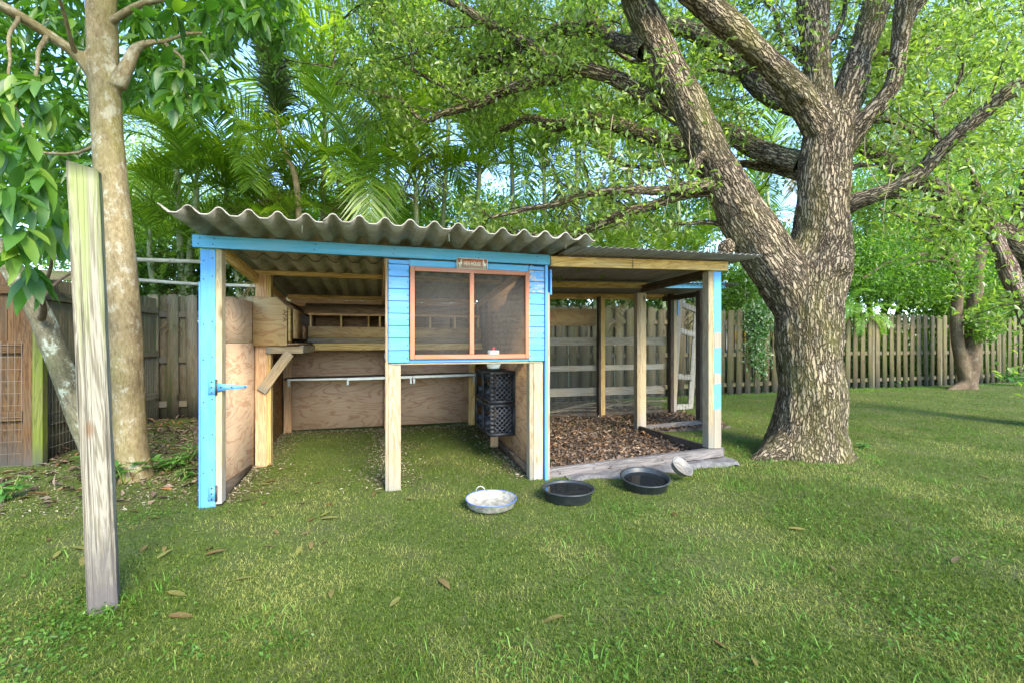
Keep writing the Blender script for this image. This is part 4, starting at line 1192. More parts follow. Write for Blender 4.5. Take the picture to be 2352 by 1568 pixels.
def rear_fence():
    fr = empty('picket_fence', W(-1.9, fence_v(-1.9), 0.06), ANG + math.atan(0.028))
    tag(fr, 'long weathered shadowbox picket fence behind the hen house and oak', 'fence')
    H = 1.80
    ms = [picket_mesh(H + d, 0.142, 0.018, FENCE) for d in (0.0, 0.035, -0.05)]
    md = [picket_mesh(H + d, 0.142, 0.018, FENCE_D) for d in (0.0, 0.02)]
    def put(me, x, y, z):
        o = new_obj('picket', me, fr)
        ry = Matrix.Rotation(R(rng.normal(0, 0.8)), 4, 'Y')
        Mx = Matrix(((0, 1, 0), (0, 0, -1), (-1, 0, 0))).to_4x4()
        Mx = Matrix(((0, 1, 0), (0, 0, 1), (1, 0, 0))).to_4x4()
        T = Matrix.Translation((x, y, z))
        o.matrix_basis = T @ ry @ Mx
    L = 20.8; x = 0.0; k = 0
    while x < L:
        dark = x < 2.2
        h = (md if dark else ms)[k % (2 if dark else 3)]
        put(h, x, -0.032 + rng.normal(0, 0.002), H / 2)
        put((md if dark or k % 3 else ms)[(k + 1) % 2], x + 0.123, 0.032, H / 2 - 0.01)
        x += 0.245 + rng.normal(0, 0.004); k += 1
    xs = np.arange(0.0, L + 0.1, 2.44)
    for a, b in zip(xs[:-1], xs[1:]):
        for z in (0.22, 0.86, 1.52):
            board('rail', (a + 0.05, 0, z), (b - 0.05, 0, z), 0.085, 0.042, FENCE, fr, Z3)
    for a in xs:
        board('post', (a, 0, -0.1), (a, 0, 1.72), 0.088, 0.044, FENCE_D, fr, X3)
rear_fence()

def left_fence():
    # panel facing the lawn
    f1 = empty('board_fence', W(-1.9, 1.60, 0), ANG); tag(f1, 'brown board fence section with wire mesh beside the mossy post', 'fence')
    x = -0.02
    for k in range(13):
        w = 0.145
        board('fence_board', (x - w / 2, 0.03, 0.0), (x - w / 2, 0.03, 1.80 + 0.015 * (k % 3)), w - 0.004, 0.018, FENCE_B, f1, X3)
        x -= w
    for z in (1.66, 1.12, 0.50):
        board('rail', (-1.9, -0.002, z), (-0.03, -0.002, z), 0.088, 0.038, FENCE_B, f1, Z3)
    board('post', (0.03, -0.01, -0.05), (0.03, -0.01, 1.70), 0.092, 0.06, FENCE_B, f1, X3)
    board('post', (0.10, -0.02, -0.05), (0.10, -0.02, 1.55), 0.075, 0.075, MOSSPOST, f1, X3, 'post green with moss')
    board('top_rail', (-1.9, -0.05, 1.86), (0.55, 0.12, 1.80), 0.09, 0.04, FENCE_D, f1, Z3)
    mb = MB()
    for k in range(40): mb.bar((-0.03 - k * 0.05, -0.03, 0.02), (-0.03 - k * 0.05, -0.03, 1.18), 0.0025, 0.0025, X3)
    for k in range(11): mb.bar((-1.98, -0.032, 0.05 + k * 0.11), (-0.03, -0.032, 0.05 + k * 0.11), 0.0025, 0.0025)
    mb.build('wire_mesh', SCREEN, f1, kind='stuff')
    # panel running back to the corner
    f2 = empty('board_fence', W(-1.86, 1.66, 0), ANG); tag(f2, 'dark board fence running back behind the two trunks', 'fence')
    y = 0.0
    while y < 2.36:
        w = 0.145
        board('fence_board', (0.0, y + w / 2, 0.02), (0.0, y + w / 2, 1.80 + 0.01 * rng.uniform(-1, 1)), w - 0.004, 0.018, FENCE_D, f2, Y3)
        y += w
    for z in (1.62, 1.02, 0.42):
        board('rail', (0.03, 0.0, z), (0.03, 2.36, z), 0.088, 0.038, FENCE_D, f2, Z3)
    mb = MB()
    for k in range(46): mb.bar((0.055, k * 0.05, 0.03), (0.055, k * 0.05, 0.95), 0.0025, 0.0025, Y3)
    for k in range(9): mb.bar((0.057, 0.0, 0.06 + k * 0.11), (0.057, 2.3, 0.06 + k * 0.11), 0.0025, 0.0025)
    mb.build('wire_mesh', SCREEN, f2, kind='stuff')
left_fence()

def big_post():
    b0 = at(241, 1404, 2.03); t0 = at(194, 386, 1.93)
    b0[2] = -0.03
    p = empty('wooden_post', b0); tag(p, 'tall weathered square post with mossy top in front of the trunk', 'post')
    d = Vector(t0 - b0)
    o = board('shaft', (0, 0, 0), d, 0.098, 0.09, BIGPOST, p, (math.cos(R(34)), math.sin(R(34)), 0))
    bm = bmesh.new(); bm.from_mesh(o.data)                      # worn, slightly uneven timber
    bmesh.ops.bevel(bm, geom=[e for e in bm.edges if e.calc_length() > 1.0], offset=0.004, segments=2, affect='EDGES')
    bmesh.ops.subdivide_edges(bm, edges=[e for e in bm.edges if e.calc_length() > 1.0], cuts=26, use_grid_fill=True)
    for v in bm.verts:
        n_ = mnoise.noise_vector((v.co.x * 5.0, v.co.y * 16.0, v.co.z * 16.0))
        v.co += Vector((0, n_[1], n_[2])) * 0.0035
        if v.co.x > 0.9: v.co.x += 0.012 * mnoise.noise((v.co.y * 30, v.co.z * 30, 1.0)) - 0.22 * (v.co.y) * 0.9
    me = bpy.data.meshes.new('shaft'); bm.to_mesh(me); bm.free(); me.materials.append(BIGPOST); o.data = me
big_post()

def conduit(pts, r, label):
    p, rr = smooth_line(pts, [r] * len(pts), 0.4)
    e = empty('conduit_pipe', pts[0]); tag(e, label, 'pipe', 'grey pipes above the fence')
    mb = MB(); mb.tube(p - pts[0], rr, 10); mb.build('tube', PIPE, e, True)
    for t in (0.3, 0.7):
        i = int(t * (len(p) - 2)); mb = MB(); mb.tube(np.array([p[i], p[i] + unit(p[i + 1] - p[i]) * 0.07]) - pts[0], r * 1.22, 10); mb.build('coupling', PIPE, e, True)
conduit([at(60, 587, 6.1), at(300, 596, 6.4), at(470, 602, 6.75), at(640, 606, 7.1)], 0.030, 'upper grey pipe running from the trunk to the coop post')
conduit([at(250, 640, 6.5), at(340, 645, 6.6), at(455, 653, 6.8), at(680, 660, 7.15)], 0.026, 'lower grey pipe passing behind the coop post')

# ------------------------------------------------------------------ trees
def limb_tubes(lines, sides=10, step=0.08):
    vs, fs, at_, n = [], [], [], 0
    samples = []
    for (pts, rad) in lines:
        p, r = smooth_line(pts, rad, step)
        v, f, a = tube_np(p, r, sides)
        m = len(v)
        caps = []
        vs.append(v); at_.append(a); fs.append(f + n)
        n += m
        samples.append((p, r))
    return np.concatenate(vs), np.concatenate(fs), np.concatenate(at_), samples

def solid_trunk(name, lines, mat, parent, voxel=0.03, knobs=(), rough=0.014, sides=14, mirror=None):
    """one continuous surface through all limbs (voxel union), bark coordinates from the nearest limb"""
    bm = bmesh.new()
    S, SR, SL, SN, SB, ST = [], [], [], [], [], []
    for (pts, rad) in lines:
        p, r = smooth_line(pts, rad, 0.06)
        v, f, a = tube_np(p, r, sides)
        bv = [bm.verts.new(x) for x in v]
        for q in f: bm.faces.new([bv[i] for i in q])
        bm.faces.new(bv[:sides][::-1]); bm.faces.new(bv[-sides:])
        T, N, B = frames(p)
        L = np.concatenate([[0], np.cumsum(np.linalg.norm(np.diff(p, axis=0), axis=1))])
        S.append(p); SR.append(r); SL.append(L + len(S) * 3.7); SN.append(N); SB.append(B); ST.append(T)
    for (c, r) in knobs:
        Mx = Matrix.Translation(Vector(c)) @ Matrix.Scale(r, 4)
        bmesh.ops.create_icosphere(bm, subdivisions=2, radius=1.0, matrix=Mx)
    me = bpy.data.meshes.new('tmp'); bm.to_mesh(me); bm.free()
    tmp = bpy.data.objects.new('tmp', me); COL.objects.link(tmp)
    rm = tmp.modifiers.new('r', 'REMESH'); rm.mode = 'VOXEL'; rm.voxel_size = voxel
    sm = tmp.modifiers.new('s', 'SMOOTH'); sm.iterations = 4; sm.factor = 0.5
    dg = bpy.context.evaluated_depsgraph_get()
    me2 = bpy.data.meshes.new_from_object(tmp.evaluated_get(dg))
    COL.objects.unlink(tmp); bpy.data.objects.remove(tmp)
    n = len(me2.vertices)
    co = np.empty(n * 3, np.float32); me2.vertices.foreach_get('co', co); co = co.reshape(-1, 3).astype(float)
    no = np.empty(n * 3, np.float32); me2.vertices.foreach_get('normal', no); no = no.reshape(-1, 3)
    S, SR, SL, SN, SB, ST = map(np.concatenate, (S, SR, SL, SN, SB, ST))
    attr = np.empty((n, 3))
    for a in range(0, n, 4000):
        c = co[a:a + 4000]
        d = np.linalg.norm(c[:, None, :] - S[None], axis=2) / SR[None]
        k = d.argmin(1)
        off = c - S[k]
        attr[a:a + 4000, 0] = (off * SN[k]).sum(1); attr[a:a + 4000, 1] = (off * SB[k]).sum(1)
        attr[a:a + 4000, 2] = SL[k] + (off * ST[k]).sum(1)
    disp = np.array([mnoise.fractal((p[0] * 13, p[1] * 13, p[2] * 3.2), 1.0, 2.0, 3) for p in attr]) * rough
    disp += np.array([mnoise.noise((p[0] * 3.1, p[1] * 3.1, p[2] * 2.2)) for p in co]) * rough * 1.8
    co += no * disp[:, None]
    me2.vertices.foreach_set('co', co.astype(np.float32).ravel())
    a = me2.attributes.new('bark', 'FLOAT_VECTOR', 'POINT'); a.data.foreach_set('vector', attr.astype(np.float32).ravel())
    me2.polygons.foreach_set('use_smooth', np.ones(len(me2.polygons), bool))
    me2.materials.clear(); me2.materials.append(mat); me2.update()
    return new_obj(name, me2, parent)

def limb_part(name, pts, rad, mat, parent, sides=9, wob=0.012):
    p, r = smooth_line(pts, rad, 0.09)
    k = np.array([[mnoise.noise((q[0] * 3 + i * 9, q[1] * 3, q[2] * 3)) for i in range(3)] for q in p])
    p = p + k * wob * 2
    r = r * (1 + 0.14 * np.array([mnoise.noise((q[0] * 7, q[1] * 7, q[2] * 7)) for q in p]))
    v, f, a = tube_np(p, r, sides)
    return new_obj(name, np_mesh(name, v, f, mat, True, {'bark': a}), parent), p, r

def grow(p0, d, L, nseg, droop, jitter):
    pts = [p0]; d = d / np.linalg.norm(d)
    for _ in range(nseg):
        d = d + rng.normal(0, jitter, 3) + np.array([0, 0, -droop]); d /= np.linalg.norm(d)
        pts.append(pts[-1] + d * L / nseg)
    return np.array(pts)

def twigs_and_leaves(starts, n_branch, blen, n_twig, tlen, leaf_per, leafL, leafW, r0, up=0.25, spread=0.12, flat=0.5):
    """starts: (point, outward dir). returns tube verts/faces/attr for twigs and leaf arrays"""
    V_, F_, A_, nn = [], [], [], 0
    C, D, N = [], [], []
    for (p0, d0) in starts:
        for b in range(n_branch):
            d = d0 + rng.normal(0, 0.6, 3); d[2] += up
            br = grow(p0, d, blen * rng.uniform(0.6, 1.3), 6, 0.03, 0.22)
            v, f, a = tube_np(br, np.linspace(r0, r0 * 0.35, len(br)), 4)
            V_.append(v); F_.append(f + nn); A_.append(a); nn += len(v)
            for t in range(n_twig):
                q = br[rng.integers(2, len(br))]
                tw = grow(q, rng.normal(0, 1, 3) + d * 0.5 + np.array([0, 0, 0.2]), tlen * rng.uniform(0.5, 1.3), 3, 0.06, 0.25)
                v, f, a = tube_np(tw, np.linspace(r0 * 0.35, r0 * 0.15, len(tw)), 3)
                V_.append(v); F_.append(f + nn); A_.append(a); nn += len(v)
                k = leaf_per
                ti = rng.uniform(0.2, 1.0, k) * (len(tw) - 1); i0 = np.minimum(ti.astype(int), len(tw) - 2); fr = (ti - i0)[:, None]
                c = tw[i0] * (1 - fr) + tw[i0 + 1] * fr + rng.normal(0, spread, (k, 3)) * np.array([1, 1, 0.6])
                C.append(c); dd = rng.normal(size=(k, 3)); dd[:, 2] -= 0.25; D.append(dd)
                N.append(rng.normal(size=(k, 3)) * flat + [0, 0, 1])
    C, D, N = map(np.concatenate, (C, D, N)); n = len(C)
    lv, lf = leaves_np(C, D, N, rng.uniform(0.7, 1.25, n) * leafL, rng.uniform(0.7, 1.2, n) * leafW)
    return (np.concatenate(V_), np.concatenate(F_), np.concatenate(A_)), (lv, lf)

# ---- the big oak
OY = 4.85
oak = empty('oak_tree', (3.08, OY, 0.03)); tag(oak, 'massive gnarled oak with forked trunk and spreading mossy limbs', 'tree')
oak_o = np.array(oak.location)
def PX(lst, Y=None):
    """[(x, y, width_px, Y)] -> points, radii"""
    pts = [at(x, y, yy) for (x, y, w, yy) in lst]; rad = [w / 2 / F * yy * math.cos(math.atan((x - CX) / F)) for (x, y, w, yy) in lst]
    return pts, rad
oak_lines = [
    PX([(1850, 1075, 262, OY), (1853, 1035, 215, OY), (1858, 985, 184, OY), (1862, 900, 163, OY), (1857, 800, 160, OY), (1856, 700, 168, OY), (1868, 620, 170, OY), (1885, 540, 140, OY), (1888, 460, 130, OY), (1893, 380, 132, OY), (1900, 310, 120, OY), (1906, 270, 100, OY)]),
    # left limb
    PX([(1835, 720, 120, OY), (1800, 640, 135, OY), (1745, 560, 128, OY), (1700, 480, 112, 4.82), (1650, 390, 96, 4.78), (1598, 285, 86, 4.74), (1545, 180, 82, 4.7), (1490, 70, 74, 4.66), (1452, -30, 68, 4.6), (1400, -180, 66, 4.4), (1330, -330, 50, 4.2)]),
    # upper left stem
    PX([(1900, 330, 105, OY), (1868, 270, 78, 4.78), (1810, 195, 66, 4.7), (1740, 120, 64, 4.6), (1660, 45, 60, 4.5), (1560, -40, 54, 4.35), (1440, -140, 46, 4.1)]),
    # centre stem
    PX([(1900, 320, 90, OY), (1885, 230, 66, 4.95), (1872, 130, 72, 5.0), (1868, 30, 74, 5.05), (1860, -90, 70, 5.1), (1830, -260, 55, 5.2)]),
    # right stem
    PX([(1905, 330, 100, OY), (1938, 255, 80, 4.9), (1968, 165, 72, 4.92), (1998, 70, 70, 4.95), (2025, -40, 64, 5.0), (2060, -220, 60, 5.0)]),
    PX([(1930, 350, 70, OY), (1985, 275, 50, 4.7), (2045, 205, 46, 4.6), (2066, 110, 47, 4.55), (2075, 20, 50, 4.5), (2085, -90, 46, 4.4)]),
    # roots
    PX([(1840, 1000, 90, OY), (1790, 1035, 80, 4.72), (1745, 1062, 50, 4.62), (1715, 1080, 24, 4.56)]),
    PX([(1850, 1005, 90, OY), (1870, 1045, 90, 4.62), (1885, 1085, 60, 4.5), (1895, 1100, 24, 4.42)]),
    PX([(1880, 1005, 90, OY), (1920, 1035, 80, 4.75), (1960, 1058, 46, 4.7), (1990, 1066, 20, 4.68)]),
]
knobs = [(at(1592, 385, 4.62), 0.085), (at(1608, 362, 4.60), 0.06), (at(1668, 568, 4.68), 0.085), (at(1925, 610, 4.62), 0.14), (at(1935, 520, 4.7), 0.09), (at(1845, 225, 4.6), 0.05)]
trunk = solid_trunk('trunk', [([p - oak_o for p in pts], rad) for pts, rad in oak_lines], OAKBARK, oak, 0.022, [(Vector(c - oak_o), r) for c, r in knobs], 0.018, 16)
oak_starts = []
def oak_limb(lst, mat=OAKBARK2, twig=True, every=5, name='limb'):
    pts, rad = PX(lst)
    o, p, r = limb_part(name, [q - oak_o for q in pts], rad, mat, oak)
    if twig:
        for i in range(3, len(p), every):
            oak_starts.append((p[i] + oak_o, unit(p[min(i + 1, len(p) - 1)] - p[i - 1])))
    return p
# limbs in view (pixel, pixel, width, depth)
oak_limb([(1600, 285, 60, 4.75), (1510, 235, 40, 4.9), (1420, 185, 36, 5.0), (1330, 160, 33, 5.1), (1270, 140, 32, 5.2), (1210, 100, 26, 5.3), (1150, 70, 22, 5.4), (1080, 30, 20, 5.4), (1000, -10, 16, 5.5)], OAKBARK)
oak_limb([(1330, 158, 26, 5.1), (1260, 180, 26, 5.3), (1180, 205, 24, 5.4), (1090, 240, 20, 5.6), (1010, 262, 15, 5.7), (975, 280, 10, 5.8), (920, 235, 8, 5.9), (840, 210, 7, 6.0)], OAKBARK)
oak_limb([(1840, 375, 60, 5.0), (1740, 345, 52, 5.3), (1660, 300, 46, 5.6), (1580, 330, 44, 5.8), (1500, 318, 40, 6.0), (1420, 290, 36, 6.2), (1340, 275, 34, 6.3), (1270, 290, 28, 6.4), (1215, 275, 20, 6.6), (1150, 300, 12, 6.8)])
oak_limb([(1850, 400, 40, 5.0), (1760, 385, 24, 5.4), (1700, 380, 20, 5.7), (1620, 395, 16, 6.0)], every=8)
oak_limb([(1900, 260, 70, 5.1), (1800, 230, 58, 5.3), (1730, 180, 54, 5.5), (1690, 130, 50, 5.7), (1620, 85, 44, 5.9), (1540, 60, 38, 6.1), (1460, 75, 34, 6.3), (1380, 105, 30, 6.5), (1300, 130, 26, 6.7), (1230, 170, 20, 6.9)])
oak_limb([(1480, 120, 46, 4.7), (1420, 95, 34, 5.0), (1350, 60, 30, 5.3), (1290, 65, 30, 5.5), (1240, 95, 30, 5.7), (1150, 130, 28, 5.9), (1090, 170, 22, 6.1), (1020, 225, 16, 6.3)])
oak_limb([(1640, 425, 40, 4.75), (1560, 432, 24, 4.7), (1480, 440, 20, 4.65), (1400, 438, 18, 4.7), (1320, 452, 17, 4.8), (1260, 475, 14, 4.9), (1200, 482, 11, 5.0), (1130, 500, 7, 5.1)], OAKBARK)
oak_limb([(1640, 435, 40, 4.8), (1560, 450, 26, 4.9), (1480, 478, 23, 4.95), (1400, 505, 21, 5.0), (1330, 535, 18, 5.1), (1260, 545, 14, 5.3), (1180, 538, 10, 5.5)], OAKBARK)
oak_limb([(1690, 520, 30, 4.85), (1640, 512, 12, 4.9), (1580, 515, 9, 5.0), (1520, 518, 6, 5.1)], OAKBARK, every=9)
# to the right
oak_limb([(1920, 480, 70, 4.85), (1975, 460, 48, 4.7), (2040, 440, 46, 4.6), (2110, 400, 46, 4.5), (2160, 345, 44, 4.4), (2230, 285, 44, 4.3), (2300, 225, 46, 4.2), (2380, 165, 46, 4.1), (2480, 80, 40, 4.0)])
oak_limb([(2072, 75, 34, 4.52), (2100, 25, 32, 4.5), (2150, -30, 30, 4.45), (2230, -110, 26, 4.4)], OAKBARK)
for lst in ([(1975, 150, 24, 4.9), (2030, 120, 14, 5.1), (2110, 130, 10, 5.3), (2200, 90, 7, 5.6)], [(1985, 275, 26, 4.8), (2060, 285, 14, 5.0), (2130, 330, 10, 5.2), (2190, 370, 6, 5.4)],
            [(1870, 160, 24, 5.0), (1800, 90, 15, 5.2), (1770, 20, 11, 5.4), (1720, -40, 8, 5.6)], [(1880, 120, 22, 5.0), (1930, 60, 14, 5.2), (1945, -20, 10, 5.4)],
            [(1580, 240, 24, 4.8), (1500, 150, 12, 5.1), (1430, 130, 9, 5.3), (1360, 20, 7, 5.5)], [(1760, 140, 20, 4.7), (1690, 170, 12, 5.0), (1620, 160, 9, 5.3), (1560, 200, 6, 5.5)],
            [(1640, 380, 22, 4.8), (1560, 370, 12, 5.2), (1470, 385, 9, 5.5), (1380, 360, 6, 5.8)], [(1270, 140, 14, 5.2), (1200, 160, 10, 5.5), (1120, 130, 8, 5.7), (1040, 150, 6, 5.9), (960, 110, 5, 6.0)],
            [(1090, 240, 12, 5.6), (1020, 200, 8, 5.8), (950, 160, 6, 6.0), (880, 100, 5, 6.2), (820, 30, 4, 6.3)], [(2160, 345, 20, 4.4), (2150, 270, 12, 4.7), (2200, 190, 9, 5.0), (2220, 100, 6, 5.3)],
            [(2040, 440, 20, 4.6), (2090, 480, 12, 4.9), (2160, 500, 8, 5.2)], [(1920, 400, 20, 4.8), (1990, 380, 12, 5.1), (2070, 395, 8, 5.5)]):
    oak_limb(lst, OAKBARK2, every=9, name='branch')
# limbs above the frame, added to shade the coop and the lawn
for lst in ([(1452, -30, 60, 4.5), (1300, -190, 46, 4.6), (1100, -260, 36, 4.8), (900, -220, 28, 5.0), (700, -140, 20, 5.2), (560, -60, 12, 5.4)],
            [(1560, -40, 56, 4.1), (1400, -230, 44, 3.6), (1250, -420, 34, 3.2), (1100, -640, 24, 2.8)],
            [(1860, -90, 56, 5.1), (1800, -330, 44, 5.3), (1660, -420, 36, 5.8), (1500, -360, 28, 6.5)],
            [(2025, -40, 60, 5.0), (2120, -220, 46, 4.6), (2250, -400, 36, 4.0), (2500, -700, 26, 3.3)],
            [(2060, -200, 50, 5.0), (2230, -260, 40, 5.4), (2420, -200, 30, 6.0), (2560, -120, 22, 6.4)]):
    oak_limb(lst, OAKBARK, every=3)
def add_points(n, f):
    for _ in range(n):
        p = f(); oak_starts.append((p, unit(rng.normal(size=3) + [0, 0, 0.1])))
# crown volume: the outer sprays
add_points(44, lambda: at(rng.uniform(740, 1450), rng.uniform(-70, 200), rng.uniform(5.3, 7.0)))
add_points(26, lambda: at(rng.uniform(1350, 1850), rng.uniform(-60, 260), rng.uniform(5.8, 7.5)))
add_points(58, lambda: at(rng.uniform(1950, 2420), rng.uniform(-60, 330), rng.uniform(5.2, 8.5)))
add_points(26, lambda: np.array([rng.uniform(0.0, 8.5), rng.uniform(3.5, 8.5), rng.uniform(6.0, 7.6)]))  # overhead sprays, added mostly out of view for their shade
tw, lv = twigs_and_leaves(oak_starts, 2, 0.75, 5, 0.36, 25, 0.076, 0.036, 0.010)
n_oak = len(lv[0]) // 4
o = new_obj('twigs', np_mesh('twigs', tw[0] - oak_o, tw[1], OAKBARK2, True, {'bark': tw[2]}), oak); o['kind'] = 'stuff'
o = new_obj('crown', np_mesh('crown', lv[0] - oak_o, lv[1], OAKLEAF), oak); o['kind'] = 'stuff'

for k in range(22):
    x = rng.choice([rng.uniform(1380, 1700), rng.uniform(1930, 2250)]); y = rng.uniform(230, 400); Y = rng.uniform(4.5, 5.0)
    p0 = at(x, y, Y) - oak_o; Ld = rng.uniform(0.35, 1.0)
    pts = grow(p0, np.array([rng.normal(0, 0.35), rng.normal(0, 0.2), -1.0]), Ld, 6, 0.05, 0.12)
    v, f, a = tube_np(pts, np.linspace(0.005, 0.0025, len(pts)), 4)
    new_obj('aerial_root', np_mesh('aerial_root', v, f, STRAW, True), oak)

# ---- the tall smooth tree on the left, with large leaves
def big_leaf_mesh(name, mat, k=0.0):
    t = np.array([0, 0.12, 0.3, 0.5, 0.7, 0.88, 1.0]); w = np.array([0.0, 0.10, 0.155, 0.165, 0.13, 0.06, 0.0])
    zc = -0.16 * t ** 2 - k * t ** 2
    v, f = [], []
    for i in range(7):
        und = 0.012 * math.sin(i * 2.6)
        v += [(t[i], -w[i], zc[i] + w[i] * 0.35 + und), (t[i], 0, zc[i]), (t[i], w[i], zc[i] + w[i] * 0.35 - und)]
    for i in range(6):
        a = i * 3
        f += [(a, a + 3, a + 4, a + 1), (a + 1, a + 4, a + 5, a + 2)]
    return np_mesh(name, v, np.array(f), mat, True)
def whorl_leaves(sprays, parent, mesh_list, origin, L=0.21, per=9, name='leaf', droop=0.5):
    """sprays: (point, direction). Single large leaves, each its own part"""
    cnt = 0
    for (p, d) in sprays:
        d = d / np.linalg.norm(d)
        a0 = rng.uniform(0, 6.28)
        s = np.cross(d, [0.2, 0.1, 1.0]); s /= np.linalg.norm(s); b = np.cross(d, s)
        for k in range(per):
            a = a0 + k * 2.4
            dir_ = d * rng.uniform(0.1, 0.9) + (s * math.cos(a) + b * math.sin(a)) * rng.uniform(0.7, 1.1) + np.array([0, 0, -droop * rng.uniform(0.3, 1.2)])
            x = Vector(dir_).normalized()
            zup = Vector((rng.normal(0, 0.3), rng.normal(0, 0.3), 1.0)); y = zup.cross(x).normalized(); z = x.cross(y)
            o = new_obj(name, mesh_list[cnt % len(mesh_list)], parent)
            sc = L * rng.uniform(0.65, 1.2)
            Mx = Matrix((x * sc, y * sc, z * sc)).transposed().to_4x4(); Mx.translation = Vector(p + d * 0.01 * k - origin)
            o.matrix_basis = Mx
            cnt += 1
    return cnt
MLEAF = [big_leaf_mesh('leaf', MANGO_O, k) for k in (0.0, 0.15, 0.35)]
TY = 3.95
mg = empty('broadleaf_tree', at(305, 1100, TY)); tag(mg, 'tall pale smooth barked tree with large drooping leaves by the post', 'tree'); mg_o = np.array(mg.location)
mg_lines = [PX([(312, 1130, 120, TY), (308, 1085, 96, TY), (300, 1000, 90, TY), (294, 900, 92, TY), (286, 760, 94, TY), (276, 620, 92, TY), (262, 480, 92, TY), (250, 350, 90, TY), (241, 230, 88, TY), (236, 120, 86, TY), (232, 0, 86, TY), (226, -160, 80, TY), (215, -400, 66, TY)]),
    PX([(232, 190, 60, TY), (180, 130, 42, 3.85), (110, 80, 40, 3.7), (40, 35, 40, 3.55), (-40, -10, 38, 3.4), (-160, -90, 30, 3.2)]),
    PX([(270, 200, 50, TY), (296, 145, 40, 3.95), (312, 112, 30, 4.0), (345, 98, 22, 4.0), (380, 95, 17, 4.05), (430, 78, 14, 4.1), (470, 78, 8, 4.2)])]
solid_trunk('trunk', [([p - mg_o for p in pts], [r * 0.91 for r in rad]) for pts, rad in mg_lines], SMOOTHBARK, mg, 0.02, [], 0.004, 16)
mg_br = [[(232, 60, 30, TY), (330, 10, 20, 3.9), (430, -10, 16, 3.9), (540, -30, 12, 3.9), (640, -10, 8, 4.0)],
         [(380, 95, 14, 4.05), (420, 140, 9, 4.0), (415, 190, 7, 3.9), (440, 230, 5, 3.9)],
         [(110, 80, 20, 3.7), (80, 150, 13, 3.4), (70, 230, 9, 3.2), (110, 300, 6, 3.1)],
         [(180, 130, 18, 3.85), (150, 40, 14, 3.6), (120, -40, 10, 3.4)],
         [(245, 330, 16, TY), (180, 350, 11, 4.0), (110, 350, 9, 4.0), (30, 330, 7, 4.0)],
         [(40, 35, 18, 3.55), (20, 120, 11, 3.3), (30, 220, 8, 3.0), (60, 290, 6, 2.9)]]
for lst in mg_br:
    pts, rad = PX(lst); limb_part('branch', [q - mg_o for q in pts], [r * 0.8 for r in rad], SMOOTHBARK, mg, 7)
sprays = []
def sp(x, y, Y, dx=0.0, dz=-0.3): sprays.append((at(x, y, Y), np.array([dx, -0.35 + rng.normal(0, 0.3), dz]) + rng.normal(0, 0.25, 3)))
for (x, y, Y) in [(30, 170, 2.9), (95, 185, 3.0), (30, 235, 2.7), (120, 240, 3.1), (70, 300, 2.8), (20, 350, 2.6), (90, 385, 2.7), (30, 430, 2.5), (120, 430, 2.9), 
                  (60, 470, 2.6), (330, 40, 3.6), (400, 30, 3.7), (470, 20, 3.7), (540, 30, 3.8), (600, 15, 3.8), (370, 150, 3.8), (430, 160, 3.8), (400, 210, 3.8), (455, 215, 3.9), (340, 190, 3.9)]:
    sp(x, y, Y, 0.2 if x > 250 else -0.1)
n_big = whorl_leaves(sprays, mg, MLEAF, mg_o, 0.20, 11, droop=0.9)
C, D, N = [], [], []
for (x0, x1, y0, y1, Y0, Y1, n) in ((-160, 200, -160, 470, 3.95, 5.8, 4200), (280, 520, -150, 230, 4.2, 5.4, 1500), (500, 680, -160, 90, 3.9, 5.2, 800), (-200, 700, -700, -150, 2.5, 5.5, 2600)):
    nc = n // 9
    c = np.array([at(rng.uniform(x0, x1), rng.uniform(y0, y1), rng.uniform(Y0, Y1)) for _ in range(nc)])
    C.append(np.repeat(c, 9, 0) + rng.normal(0, 0.05, (nc * 9, 3)))
    d = rng.normal(size=(nc * 9, 3)); d[:, 2] -= 0.9; D.append(d); N.append(rng.normal(size=(nc * 9, 3)) * 0.6 + [0, -0.3, 1])
C, D, N = map(np.concatenate, (C, D, N)); n = len(C)
lv_, lf_ = leaves_np(C, D, N, rng.uniform(0.12, 0.24, n), rng.uniform(0.04, 0.07, n), 0.22)
o = new_obj('crown', np_mesh('crown', lv_ - mg_o, lf_, MANGO), mg); o['kind'] = 'stuff'

# ---- leaning lichened stem
ln = empty('leaning_tree', at(235, 1085, 3.8)); tag(ln, 'leaning trunk covered with grey green lichen beside the brown fence', 'tree'); ln_o = np.array(ln.location)
pts, rad = PX([(245, 1110, 70, 3.8), (205, 1010, 66, 3.8), (165, 905, 66, 3.75), (130, 815, 64, 3.7), (95, 730, 64, 3.65), (50, 650, 66, 3.6), (10, 590, 60, 3.55), (-50, 510, 52, 3.45), (-120, 400, 44, 3.3)])
solid_trunk('trunk', [([p - ln_o for p in pts], rad)], LICHBARK, ln, 0.02, [], 0.004, 14)
for lst in ([(92, 730, 22, 3.55), (105, 670, 13, 3.3), (118, 600, 9, 3.1), (125, 560, 7, 3.0)], [(105, 680, 12, 3.4), (150, 640, 8, 3.5), (185, 615, 6, 3.55)]):
    pts, rad = PX(lst); limb_part('branch', [q - ln_o for q in pts], rad, BROWNBARK, ln, 7)
sprays = []
for (x, y, Y) in [(60, 520, 2.6), (120, 520, 2.9), (75, 610, 2.75), (85, 440, 2.7), (20, 480, 2.5), (150, 480, 3.0), (40, 560, 2.6), (160, 530, 3.2)]:
    sp(x, y, Y)
n_big += whorl_leaves(sprays, ln, MLEAF, ln_o, 0.20, 10, droop=0.8)

